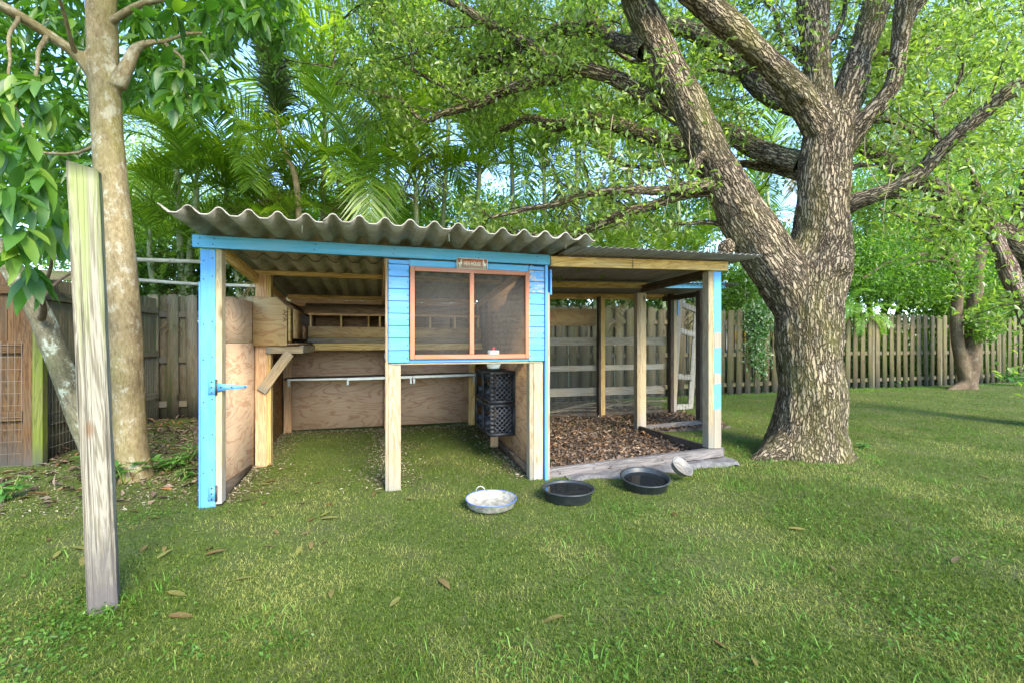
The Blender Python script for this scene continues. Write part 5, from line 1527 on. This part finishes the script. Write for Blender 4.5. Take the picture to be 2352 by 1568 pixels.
# ------------------------------------------------------------------ palms
def frond_mesh(L, npair, leaf, arch, mat, plum=0.0, seed=0, v_angle=0.5):
    r = np.random.default_rng(seed)
    t = np.linspace(0, 1, 16)
    th = R(72) - arch * t ** 1.3                     # start steep, arch over
    pts = np.cumsum(np.stack([np.cos(th), 0 * th, np.sin(th)], -1) * L / 16, 0); pts -= pts[0]
    tv, tf, _ = tube_np(pts, np.linspace(0.016, 0.003, 16) * (L / 2), 4)
    T, N, B = frames(pts)
    V_, Q, Tr, n = [tv], [tf], [], len(tv)
    for i in range(npair):
        s = 0.16 + 0.84 * i / (npair - 1)
        k = s * 15; i0 = min(int(k), 14); fr = k - i0
        p = pts[i0] * (1 - fr) + pts[i0 + 1] * fr; tt = T[i0]
        side0 = np.array([0, 1.0, 0]); up0 = unit(np.cross(tt, side0)[None])[0] * -1
        if up0[2] < 0: up0 = -up0
        ll = leaf * (0.45 + 1.1 * math.sin(math.pi * min(1, s * 0.9 + 0.06)) ** 0.8 * 0.62) * r.uniform(0.85, 1.1)
        for sg in (-1, 1):
            el = v_angle + r.normal(0, 0.12) + (r.uniform(-2.2, 2.2) * plum)
            d = side0 * sg * math.cos(el) * 0.85 + up0 * math.sin(el) + tt * (0.62 + 0.3 * s) + r.normal(0, 0.05, 3)
            d /= np.linalg.norm(d)
            w = unit(np.cross(d, up0)[None])[0] * 0.015 * (L / 2) ** 0.5
            m = p + d * ll * 0.5 + np.array([0, 0, -0.03 * ll]); e = p + d * ll * 0.96 + np.array([0, 0, -0.22 * ll * r.uniform(0.5, 1.4)])
            V_.append(np.array([p - w * 0.5, p + w * 0.5, m - w, m + w, e])); Q.append(np.array([[n, n + 1, n + 3, n + 2]])); Tr.append([n + 2, n + 3, n + 4]); n += 5
    me = np_mesh('frond', np.concatenate(V_), [np.concatenate(Q), np.array(Tr)], mat)
    return me
DRYFR = leafmat('dry frond', (0.16, 0.12, 0.07), (0.26, 0.20, 0.11), (0.36, 0.30, 0.18), 0.3, 0.02)
FRD = frond_mesh(2.3, 50, 0.6, R(165), DRYFR, 0.15, 31, 0.1)
FR = [frond_mesh(2.5, 56, 0.68, R(a), PALMLEAF, 0.0, s, va) for s, (a, va) in enumerate(((95, 0.45), (125, 0.35), (150, 0.25), (80, 0.5), (110, 0.2)))]
def palm(x, ytop, off, nf, scale, label, bend=0.0):
    Y = fenceY(x, off)
    top = at(x, ytop, Y)
    base = np.array([top[0] + bend, Y + rng.uniform(-0.2, 0.3), 0.05])
    e = empty('areca_palm', base); tag(e, label, 'palm', 'areca palms behind the coop fence')
    mid = (base + top) / 2 + np.array([bend * 0.2 + rng.normal(0, 0.05), 0, 0])
    p, r = smooth_line([base - base, mid - base, top - base, top - base + np.array([0, 0, 0.5])], [0.062, 0.05, 0.045, 0.02], 0.12)
    v, f, a = tube_np(p, r, 8)
    new_obj('stem', np_mesh('stem', v, f, PALMSTEM, True, {'bark': a}), e)
    a0 = rng.uniform(0, 6.28)
    for k in range(nf):
        dead = k == 0 and rng.uniform() < 0.4
        o = new_obj('frond', FRD if dead else FR[int(rng.integers(0, len(FR)))], e)
        if dead: o['label'] = 'dead brown frond hanging down'
        z = top - base + np.array([0, 0, 0.08 + 0.4 * k / nf])
        tilt = 0.55 - 0.85 * k / nf + rng.normal(0, 0.1)
        az = a0 + k * 2.4 + rng.normal(0, 0.2)
        sc = scale * rng.uniform(0.8, 1.15)
        o.matrix_basis = Matrix.Translation(Vector(z)) @ Matrix.Rotation(az, 4, 'Z') @ Matrix.Rotation(tilt, 4, 'Y') @ Matrix.Scale(sc, 4)
    return e
order = ['first', 'second', 'third', 'fourth', 'fifth', 'sixth', 'seventh', 'eighth', 'ninth', 'tenth', 'eleventh', 'twelfth', 'thirteenth', 'fourteenth', 'fifteenth', 'sixteenth', 'seventeenth', 'eighteenth', 'nineteenth', 'twentieth']
specs = [(402, 330, 0.5, 8, 0.8), (450, 470, 0.35, 8, 0.8), (520, 470, 0.9, 9, 0.9), (590, 520, 0.5, 9, 0.8), (668, 500, 0.8, 8, 0.9), (745, 320, 1.4, 10, 1.1), (815, 450, 0.6, 9, 1.0), (890, 330, 1.2, 10, 1.1), (955, 470, 0.6, 9, 1.0),
         (1030, 290, 1.4, 10, 1.15), (1100, 420, 0.7, 10, 1.05), (1175, 320, 1.5, 10, 1.1), (1250, 430, 0.8, 9, 1.0), (1325, 310, 1.6, 10, 1.1), (1405, 400, 0.9, 9, 1.0), (1478, 300, 1.8, 10, 1.1), (1555, 410, 1.0, 9, 1.0), (1712, 560, 0.8, 9, 0.95), (1760, 420, 1.6, 9, 1.0)]
low = [(345, 600, 0.5), (435, 610, 0.6), (545, 620, 0.5), (640, 600, 0.6), (1180, 610, 0.5), (1290, 640, 0.6), (1370, 620, 0.5), (1440, 640, 0.6), (1520, 620, 0.5), (1600, 640, 0.6)]
for k, (x, y, off, nf, s) in enumerate(specs):
    where = 'counting from the tall smooth trunk'
    hgt = 'tall' if y < 350 else 'mid-height' if y < 440 else 'low'
    palm(x, y, off, nf, s, f'{hgt} areca palm over the coop roof, {order[k]} {where}', rng.normal(0, 0.15))
for k, (x, y, off) in enumerate(low):
    palm(x, y, off, 8, 0.62, f'low young areca palm leaning over the fence, {order[k]} from the mossy post', rng.normal(0, 0.1))
# dark plume of a foxtail palm standing over the rest
fx = empty('foxtail_palm', np.array([*at(690, 0, 7.7)[:2], 0.05])); tag(fx, 'dark bushy plume of a foxtail palm rising above the areca palms', 'palm'); fx_o = np.array(fx.location)
pts = [at(700, 560, 7.7), at(685, 470, 7.7), at(660, 360, 7.65), at(640, 300, 7.6), at(628, 220, 7.6), at(622, 130, 7.6), at(618, 60, 7.6)]
pts[0] = np.array([*pts[0][:2], 0.05])
limb_part('stem', [p - fx_o for p in pts], [0.07, 0.05, 0.045, 0.035, 0.03, 0.02, 0.01], STRAW, fx, 7, 0.0)
for k in range(9):
    me = frond_mesh(1.5, 84, 0.40, R(15 + 12 * (k % 3)), FOXLEAF, 0.8, 40 + k, 0.2)
    o = new_obj('frond', me, fx)
    o.matrix_basis = Matrix.Translation(Vector(at(640 - 4 * k, 330 - 22 * k, 7.6) - fx_o)) @ Matrix.Rotation(k * 2.4, 4, 'Z') @ Matrix.Rotation(R(-22), 4, 'Y')

# ------------------------------------------------------------------ background trees
def crown_tree(name, label, base, blobs, leafmat_, barkmat, n_per, L, Wd, group=None, trunk_r=0.12, limbs=True):
    e = empty(name, base); tag(e, label, 'tree', group); o0 = np.array(base, float)
    C = []
    for (c, r) in blobs:
        c = np.asarray(c, float)
        if limbs:
            mid = (o0 + c) / 2 + np.array([0, 0, 0.4]) + rng.normal(0, 0.2, 3)
            limb_part('limb', [np.zeros(3) + [0, 0, 0.3], mid - o0, c - o0], [trunk_r * 0.8, trunk_r * 0.5, trunk_r * 0.2], barkmat, e, 7)
        ncl = max(6, n_per // 14)
        d = rand_dirs(ncl) * (rng.uniform(0.25, 1.0, ncl) ** 0.45)[:, None] * np.asarray(r)
        cc = c + d
        C.append(np.repeat(cc, 14, 0) + rng.normal(0, 0.16, (ncl * 14, 3)))
    C = np.concatenate(C); n = len(C)
    d = rng.normal(size=(n, 3)); d[:, 2] -= 0.3
    v, f = leaves_np(C, d, rng.normal(size=(n, 3)) * 0.6 + [0, 0, 1], rng.uniform(0.7, 1.3, n) * L, rng.uniform(0.7, 1.2, n) * Wd)
    o = new_obj('crown', np_mesh('crown', v - o0, f, leafmat_), e); o['kind'] = 'stuff'
    return e
G = lambda x, Y: np.array([*at(x, 800, Y)[:2], 0.03])
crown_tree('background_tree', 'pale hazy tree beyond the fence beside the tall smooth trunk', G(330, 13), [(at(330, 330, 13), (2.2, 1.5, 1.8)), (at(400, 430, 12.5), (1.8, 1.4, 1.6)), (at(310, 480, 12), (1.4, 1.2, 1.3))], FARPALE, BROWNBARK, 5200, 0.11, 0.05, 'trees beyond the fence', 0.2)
crown_tree('background_tree', 'bright green tree seen low through the left palms', G(520, 14), [(at(480, 520, 13), (2.2, 1.4, 1.3)), (at(620, 540, 14), (2.5, 1.5, 1.2)), (at(200, 560, 11), (2.2, 1.4, 1.3))], FARLEAF, BROWNBARK, 4200, 0.13, 0.055, 'trees beyond the fence', 0.15)
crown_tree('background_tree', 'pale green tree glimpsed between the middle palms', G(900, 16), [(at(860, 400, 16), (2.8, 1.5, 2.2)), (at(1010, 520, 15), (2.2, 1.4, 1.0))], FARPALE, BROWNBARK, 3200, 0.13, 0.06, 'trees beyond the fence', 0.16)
crown_tree('background_tree', 'loose green tree behind the palms near the oak fork', G(1500, 17), [(at(1450, 200, 17), (3.0, 1.6, 2.4)), (at(1600, 120, 17), (2.6, 1.6, 2.0)), (at(1240, 120, 17), (3.0, 1.6, 2.2))], FARLEAF, BROWNBARK, 4200, 0.13, 0.055, 'trees beyond the fence', 0.2)
crown_tree('background_tree', 'bright lime green tree over the fence right of the oak trunk', G(2010, 15), [(at(1990, 520, 14), (2.0, 1.5, 1.5)), (at(2080, 600, 13.5), (2.0, 1.4, 1.3)), (at(1960, 640, 14), (1.6, 1.3, 1.0)), (at(2060, 430, 15), (2.4, 1.6, 1.5))], FARLEAF, BROWNBARK, 7000, 0.115, 0.055, 'trees beyond the fence', 0.16)
crown_tree('background_tree', 'leafy green tree behind the double trunk tree', G(2230, 16), [(at(2170, 560, 15), (2.2, 1.5, 1.5)), (at(2290, 640, 14), (2.2, 1.4, 1.3)), (at(2200, 680, 13.6), (1.8, 1.2, 0.7)), (at(2330, 480, 16), (2.6, 1.6, 1.8))], FARLEAF, BROWNBARK, 7000, 0.115, 0.055, 'trees beyond the fence', 0.16)
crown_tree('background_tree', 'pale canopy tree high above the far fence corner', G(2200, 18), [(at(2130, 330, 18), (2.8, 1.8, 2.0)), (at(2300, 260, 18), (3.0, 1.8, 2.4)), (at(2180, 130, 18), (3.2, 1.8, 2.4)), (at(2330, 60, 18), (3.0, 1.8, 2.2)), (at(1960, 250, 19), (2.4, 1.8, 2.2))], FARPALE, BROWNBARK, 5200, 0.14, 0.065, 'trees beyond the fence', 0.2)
crown_tree('background_tree', 'dark green hedge-like tree over the fence behind the oak', G(1800, 14), [(at(1745, 640, 12.5), (1.0, 0.8, 0.7)), (at(1840, 600, 14), (1.8, 1.2, 1.2)), (at(1720, 690, 11.8), (0.8, 0.6, 0.35))], FARLEAF, BROWNBARK, 3600, 0.11, 0.05, 'trees beyond the fence', 0.1)

crown_tree('background_tree', 'dense shrub mass just behind the fence right of the oak', G(2080, 13.4), [(at(1960, 800, 13.4), (1.5, 0.7, 1.0)), (at(2080, 800, 13.8), (1.6, 0.7, 1.0)), (at(2190, 790, 14.2), (1.6, 0.7, 1.1))], FARLEAF, BROWNBARK, 5200, 0.12, 0.06, 'trees beyond the fence', 0.05, False)
crown_tree('background_tree', 'dense shrub mass behind the far right end of the fence', G(2340, 14.6), [(at(2300, 790, 14.6), (1.7, 0.7, 1.1)), (at(2400, 780, 15), (1.8, 0.7, 1.2))], FARLEAF, BROWNBARK, 5200, 0.12, 0.06, 'trees beyond the fence', 0.05, False)
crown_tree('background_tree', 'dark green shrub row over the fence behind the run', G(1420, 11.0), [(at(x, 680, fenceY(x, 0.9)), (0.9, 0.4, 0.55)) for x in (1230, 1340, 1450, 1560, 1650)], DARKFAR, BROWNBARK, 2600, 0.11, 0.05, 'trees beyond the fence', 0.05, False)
crown_tree('background_tree', 'dark green shrubs above the dark fence by the blue post', G(430, 8.4), [(at(x, 655, fenceY(x, 0.8)), (0.7, 0.4, 0.6)) for x in (330, 420, 540, 640)], DARKFAR, BROWNBARK, 2400, 0.11, 0.05, 'trees beyond the fence', 0.05, False)
crown_tree('background_tree', 'tall leafy tree far behind the double trunk and dark oak', G(2280, 20), [(at(2120, 480, 20), (3.0, 1.5, 2.4)), (at(2260, 420, 20), (3.0, 1.5, 2.4)), (at(2380, 560, 19), (3.0, 1.5, 2.6)), (at(2240, 620, 19), (3.0, 1.5, 1.8)), (at(2000, 600, 20), (2.6, 1.5, 1.6))], FARLEAF, BROWNBARK, 5200, 0.17, 0.085, 'trees beyond the fence', 0.2)
crown_tree('background_tree', 'soft green tree low behind the palms over the blue header', G(760, 13), [(at(x, y, 13.5), (1.5, 0.8, 0.9)) for x, y in ((600, 500), (720, 520), (840, 500), (960, 530), (780, 430))], FARLEAF, BROWNBARK, 2600, 0.13, 0.06, 'trees beyond the fence', 0.12)
crown_tree('background_tree', 'soft green tree low behind the palms over the run roof', G(1350, 14), [(at(x, y, 14), (1.5, 0.8, 0.9)) for x, y in ((1090, 500), (1210, 520), (1330, 500), (1450, 530), (1570, 510), (1640, 440))], FARLEAF, BROWNBARK, 2600, 0.13, 0.06, 'trees beyond the fence', 0.12)
# double-trunk tree inside the fence on the right
DTY = 11.0
dt = empty('double_trunk_tree', at(2222, 893, DTY)); tag(dt, 'brown tree with two trunks joined at the base by the far fence', 'tree'); dt_o = np.array(dt.location)
dl = [PX([(2225, 905, 62, DTY), (2222, 880, 46, DTY), (2205, 820, 34, DTY), (2196, 740, 32, DTY), (2200, 660, 32, DTY), (2195, 600, 28, DTY), (2150, 560, 20, DTY), (2090, 545, 12, DTY)]),
      PX([(2222, 890, 50, DTY), (2232, 840, 46, DTY), (2236, 760, 44, DTY), (2240, 680, 40, DTY), (2250, 590, 34, DTY), (2280, 500, 26, DTY)]),
      PX([(2215, 885, 40, DTY), (2185, 897, 26, 10.9), (2165, 905, 10, 10.8)])]
solid_trunk('trunk', [([p - dt_o for p in pts], rad) for pts, rad in dl], BROWNBARK, dt, 0.035, [], 0.006, 10)
for lst in ([(2198, 600, 18, DTY), (2130, 585, 12, 10.8), (2050, 600, 9, 10.6), (1980, 640, 6, 10.4)], [(2210, 640, 16, DTY), (2150, 600, 11, 10.9), (2070, 615, 8, 10.7)], [(2190, 580, 14, DTY), (2120, 520, 10, 10.8), (2020, 480, 7, 10.6)]):
    pts, rad = PX(lst); limb_part('branch', [q - dt_o for q in pts], rad, BROWNBARK, dt, 6)
bl = [(at(2120, 560, 10.6), (1.3, 1.0, 0.5)), (at(2000, 600, 10.4), (1.0, 0.9, 0.6)), (at(2180, 640, 10.8), (0.9, 0.7, 0.5)), (at(2260, 740, 10.7), (0.35, 0.4, 0.5)), (at(2100, 660, 11), (1.2, 0.8, 0.5))]
C = np.concatenate([c + rand_dirs(900) * (rng.uniform(0.2, 1, 900) ** 0.5)[:, None] * np.asarray(r) for c, r in bl]); n = len(C)
d = rng.normal(size=(n, 3)); v, f = leaves_np(C, d, rng.normal(size=(n, 3)) * 0.5 + [0, 0, 1], rng.uniform(0.07, 0.13, n), rng.uniform(0.03, 0.055, n))
o = new_obj('crown', np_mesh('crown', v - dt_o, f, FARLEAF), dt); o['kind'] = 'stuff'

# dark oak at the right edge with a dead snag
RY = 6.3
ro = empty('oak_tree', np.array([*at(2440, 900, RY)[:2], 0.03])); tag(ro, 'dark limbed oak at the right edge with leaves hanging low', 'tree'); ro_o = np.array(ro.location)
rl = [PX([(2440, 980, 130, RY), (2430, 850, 110, RY), (2410, 720, 110, RY), (2385, 600, 112, RY), (2370, 500, 100, RY), (2390, 380, 80, RY), (2420, 200, 70, RY)]),
      PX([(2385, 600, 90, RY), (2310, 545, 76, 6.4), (2230, 490, 70, 6.6), (2150, 440, 62, 6.8), (2070, 395, 58, 7.0), (2010, 350, 46, 7.2), (1960, 330, 34, 7.4)])]
solid_trunk('trunk', [([p - ro_o for p in pts], rad) for pts, rad in rl], OAKBARK2, ro, 0.035, [], 0.012, 12)
sn = empty('dead_snag', at(2350, 690, 5.9)); tag(sn, 'broken dead branch of stripped reddish wood against the dark oak', 'branch'); sn_o = np.array(sn.location)
pts, rad = PX([(2380, 760, 60, 5.9), (2340, 680, 56, 5.9), (2310, 610, 50, 5.9), (2285, 540, 44, 5.9), (2262, 480, 36, 5.9), (2240, 420, 28, 5.9), (2228, 385, 18, 5.9), (2220, 360, 5, 5.9)])
solid_trunk('wood', [([p - sn_o for p in pts], rad)], SNAGBARK, sn, 0.025, [], 0.02, 12)
ro_starts = [(at(rng.uniform(2090, 2400), rng.uniform(360, 540), rng.uniform(4.9, 6.4)), unit(rng.normal(size=3))) for _ in range(26)]
ro_starts += [(at(rng.uniform(2330, 2420), rng.uniform(600, 840), rng.uniform(4.8, 6.0)), unit(rng.normal(size=3))) for _ in range(12)]
tw, lv = twigs_and_leaves(ro_starts, 1, 0.6, 4, 0.3, 12, 0.10, 0.045, 0.008)
o = new_obj('twigs', np_mesh('twigs', tw[0] - ro_o, tw[1], OAKBARK2, True, {'bark': tw[2]}), ro); o['kind'] = 'stuff'
o = new_obj('crown', np_mesh('crown', lv[0] - ro_o, lv[1], OAKLEAF), ro); o['kind'] = 'stuff'

# ------------------------------------------------------------------ small plants
FERNFR = [frond_mesh(0.8, 34, 0.13, R(a), FERN, 0.0, 70 + i, 0.1) for i, a in enumerate((110, 140, 90))]
def fern(loc, nf, label, sc=1.0):
    e = empty('fern', loc); tag(e, label, 'fern')
    for k in range(nf):
        o = new_obj('frond', FERNFR[k % 3], e)
        o.matrix_basis = Matrix.Rotation(k * 2.4 + rng.normal(0, 0.2), 4, 'Z') @ Matrix.Rotation(R(rng.uniform(0, 50)), 4, 'Y') @ Matrix.Scale(sc * rng.uniform(0.7, 1.15), 4)
fern(at(1975, 735, 10.75), 13, 'pale green fern spilling beside the oak trunk over the fence', 1.35)
fern(at(1945, 712, 10.7), 11, 'smaller fern hanging higher beside the oak trunk', 1.2)
def leafy(name, loc, nst, h, label, L=0.09, per=7, mat=WEED, cat='plant'):
    e = empty(name, loc); tag(e, label, cat)
    mesh = [big_leaf_mesh('leaf', mat, k) for k in (0.0, 0.25)]
    for s in range(nst):
        d = np.array([rng.normal(0, 0.45), rng.normal(0, 0.45), 1.0]); d /= np.linalg.norm(d)
        hh_ = h * rng.uniform(0.6, 1.1)
        mb = MB(); mb.tube([np.zeros(3), d * hh_ * 0.6, d * hh_ + np.array([0, 0, 0.01])], [0.005, 0.004, 0.002], 5); mb.build('stem', RACHIS, e, True)
        for k in range(per):
            x = Vector((math.cos(k * 2.4 + s), math.sin(k * 2.4 + s), rng.uniform(-0.1, 0.5))).normalized()
            y = Vector((0, 0, 1)).cross(x).normalized(); z = x.cross(y)
            sc = L * rng.uniform(0.7, 1.2)
            o = new_obj('leaf', mesh[k % 2], e)
            Mx = Matrix((x * sc, y * sc * 1.3, z * sc)).transposed().to_4x4(); Mx.translation = Vector(d * hh_ * (0.35 + 0.65 * (k + 1) / per))
            o.matrix_basis = Mx
def gpx(x, y): 
    Y = CAMH * F / (y - CY); return np.array([(x - CX) / F * Y, Y, float(gz((x - CX) / F * Y, Y))])
leafy('seedling_plant', gpx(385, 1085), 6, 0.17, 'low cluster of glossy seedlings between the tall trunk and the blue post', 0.085, 7)
leafy('seedling_plant', gpx(430, 1070), 5, 0.18, 'glossy seedlings touching the left side of the blue corner board', 0.085, 7)
leafy('seedling_plant', gpx(285, 1112), 4, 0.26, 'taller seedling with broad leaves just behind the square post', 0.12, 6)
leafy('seedling_plant', gpx(190, 1100), 2, 0.20, 'small seedling left of the square post by the fence', 0.10, 5)
leafy('seedling_plant', gpx(15, 1150), 4, 0.16, 'bright seedling at the foot of the brown fence', 0.10, 6)
leafy('seedling_plant', gpx(247, 1404), 4, 0.05, 'tiny weed sprouting at the foot of the square post', 0.028, 5)
leafy('seedling_plant', gpx(425, 1100), 3, 0.08, 'fallen leafy sprig near the seedlings by the blue post', 0.10, 4)
k = 0
for (x, y, h, nst, L, txt) in ((2040, 893, 0.34, 5, 0.30, 'broad leaved plant at the fence foot right of the oak trunk'), (1955, 892, 0.22, 5, 0.14, 'low weed cluster at the fence touching the oak trunk'), (2105, 888, 0.2, 5, 0.16, 'leafy weed by the fence between oak and double trunk'), (2150, 884, 0.2, 4, 0.15, 'weed cluster by the fence left of the double trunk tree'),
                              (2285, 884, 0.35, 6, 0.2, 'green weed cluster right of the double trunk tree'), (2330, 892, 0.4, 6, 0.22, 'large leaved weeds at the far right fence'), (1700, 905, 0.12, 5, 0.10, 'small weeds at the fence foot left of the oak'), (1760, 905, 0.16, 5, 0.10, 'ivy seedlings at the fence foot beside the oak'), (1985, 1030, 0.08, 3, 0.07, 'small sprout at the foot of the oak roots'), (1560, 918, 0.12, 3, 0.09, 'green weeds growing inside the old gate frame')):
    leafy('weed_plant', gpx(x, y), nst, h, txt, L, 6)
# ivy over the fence left of the oak
iv = empty('ivy', at(1738, 760, 9.8)); tag(iv, 'ivy climbing over the fence left of the oak trunk', 'ivy'); iv_o = np.array(iv.location)
C = np.concatenate([np.array([at(rng.normal(x, 14), rng.normal(y, 16), 9.85 + rng.normal(0, 0.06)) for _ in range(220)]) for x, y in ((1735, 715), (1752, 722), (1730, 745), (1742, 770), (1735, 800), (1760, 735), (1745, 830))]); n = len(C)
v, f = leaves_np(C, rng.normal(size=(n, 3)) + [0, -0.3, -0.6], rng.normal(size=(n, 3)) * 0.5 + [0, -1, 0.4], rng.uniform(0.04, 0.08, n), rng.uniform(0.03, 0.06, n), 0.15)
IVY = leafmat('ivy leaf', (0.05, 0.12, 0.02), (0.08, 0.19, 0.035), (0.13, 0.26, 0.05), 0.4, 0.06)
o = new_obj('foliage', np_mesh('foliage', v - iv_o, f, IVY), iv); o['kind'] = 'stuff'
mb = MB(); mb.tube([np.zeros(3) + [0, 0.05, -1.2], np.array([0.03, 0.04, -0.5]), np.array([-0.02, 0.04, 0.1]), np.array([0.1, 0.03, 0.45])], 0.008, 5); mb.build('stem', STRAW, iv, True)
# dry fronds hanging on the fence left of the coop and behind the run
DF = [frond_mesh(1.1, 30, 0.32, R(a), DRYFR, 0.35, 90 + i, 0.2) for i, a in enumerate((170, 150, 190))]
for k, (x, y, Y, az, lab) in enumerate(((388, 668, 6.5, 2.0, 'dry grey frond hanging on the dark fence left of the blue post'), (590, 640, 6.6, 0.5, 'dry frond bunched behind the upper left coop wall'), (625, 650, 6.3, 3.6, 'dry frond lying over the coop wall by the nest box'),
                                    (1400, 690, 8.6, 1.0, 'dry frond hanging over the fence behind the run, left one'), (1480, 680, 8.9, 2.6, 'dry frond hanging over the fence behind the run, middle one'), (1590, 700, 8.6, 4.4, 'dry frond tangled above the old gate frame'))):
    e = empty('dry_frond', at(x, y, Y)); tag(e, lab, 'frond')
    o = new_obj('frond', DF[k % 3], e); o.matrix_basis = Matrix.Rotation(az, 4, 'Z') @ Matrix.Rotation(R(60), 4, 'Y') @ Matrix.Scale(0.8, 4)
# hanging aerial roots and bare twigs under the oak limbs
# fallen leaves on the lawn
FL = [big_leaf_mesh('fallen_leaf', DRYLEAF, k) for k in (-0.25, -0.05, 0.1)]
for k in range(90):
    for _ in range(50):
        if k < 62:
            X, Y = rng.uniform(-3.6, -1.0), rng.uniform(1.45, 4.6)
        else:
            Y = rng.uniform(1.5, 5.0); X = rng.uniform(-1.0, 1.05) * Y
        u, v = uv_of(X, Y)
        if in_run(u, v) or (u > 0 and u < 2.6 and v > 0.9) or u < -1.8 or abs(X) > 1.12 * Y: continue
        if abs(u) < 0.12 and -0.1 < v < 2.5: continue
        break
    o = new_obj('fallen_leaf', FL[k % 3]); s = rng.uniform(0.05, 0.12)
    o.matrix_basis = Matrix.Translation((X, Y, float(gz(X, Y)) + 0.014)) @ Matrix.Rotation(rng.uniform(0, 6.28), 4, 'Z') @ Matrix.Rotation(rng.normal(0, 0.12), 4, 'X') @ Matrix.Rotation(rng.normal(0, 0.1), 4, 'Y') @ Matrix.Diagonal((s, s * 0.9, s * 0.6, 1))
    tag(o, 'dry fallen leaf lying on the lawn', 'leaf', 'dry leaves scattered on the lawn')

# neighbour's house and drum beyond the fence
nh = empty('neighbour_house', np.array([*at(1740, 800, 16)[:2], 0.0]), ANG); tag(nh, 'cream house with a yellow band glimpsed through the fence left of the oak', 'house')
mb = MB(); mb.box((-1.0, 0, 0), (2.6, 5, 2.0)); mb.build('wall', HOUSEWALL, nh)
mb = MB(); mb.box((-1.0, -0.02, 1.15), (2.6, -0.003, 1.55)); mb.build('yellow_band', HOUSEBAND, nh)
mb = MB(); mb.prism([(-0.7, 2.0), (2.5, 2.9), (5.7, 2.0)], -1.4, 3.0, Matrix(((0, 0, 1, 0), (1, 0, 0, 0), (0, 1, 0, 0), (0, 0, 0, 1)))); mb.build('roof', plain('white roofing', (0.7, 0.7, 0.68), 0.8, 0, 0.05), nh)
dr = empty('water_drum', np.array([*at(1680, 850, 11.5)[:2], 0.0])); tag(dr, 'teal plastic drum standing behind the fence left of the oak', 'drum')
v, f = lathe([(0.0, 0.0), (0.28, 0.0), (0.29, 0.05), (0.28, 0.3), (0.295, 0.33), (0.28, 0.36), (0.28, 0.62), (0.295, 0.65), (0.28, 0.68), (0.28, 0.95), (0.25, 1.0), (0.0, 1.0)], 24); new_obj('barrel', np_mesh('barrel', v, f, TEAL, True), dr)

for o in list(bpy.data.objects):
    if o.name == 'tmp': bpy.data.objects.remove(o)
tri = sum(len(o.data.polygons) for o in COL.objects if o.type == 'MESH')
print('OBJ', len(COL.objects), 'POLYS', tri, 'OAKLEAVES', n_oak, 'BIGLEAVES', n_big)
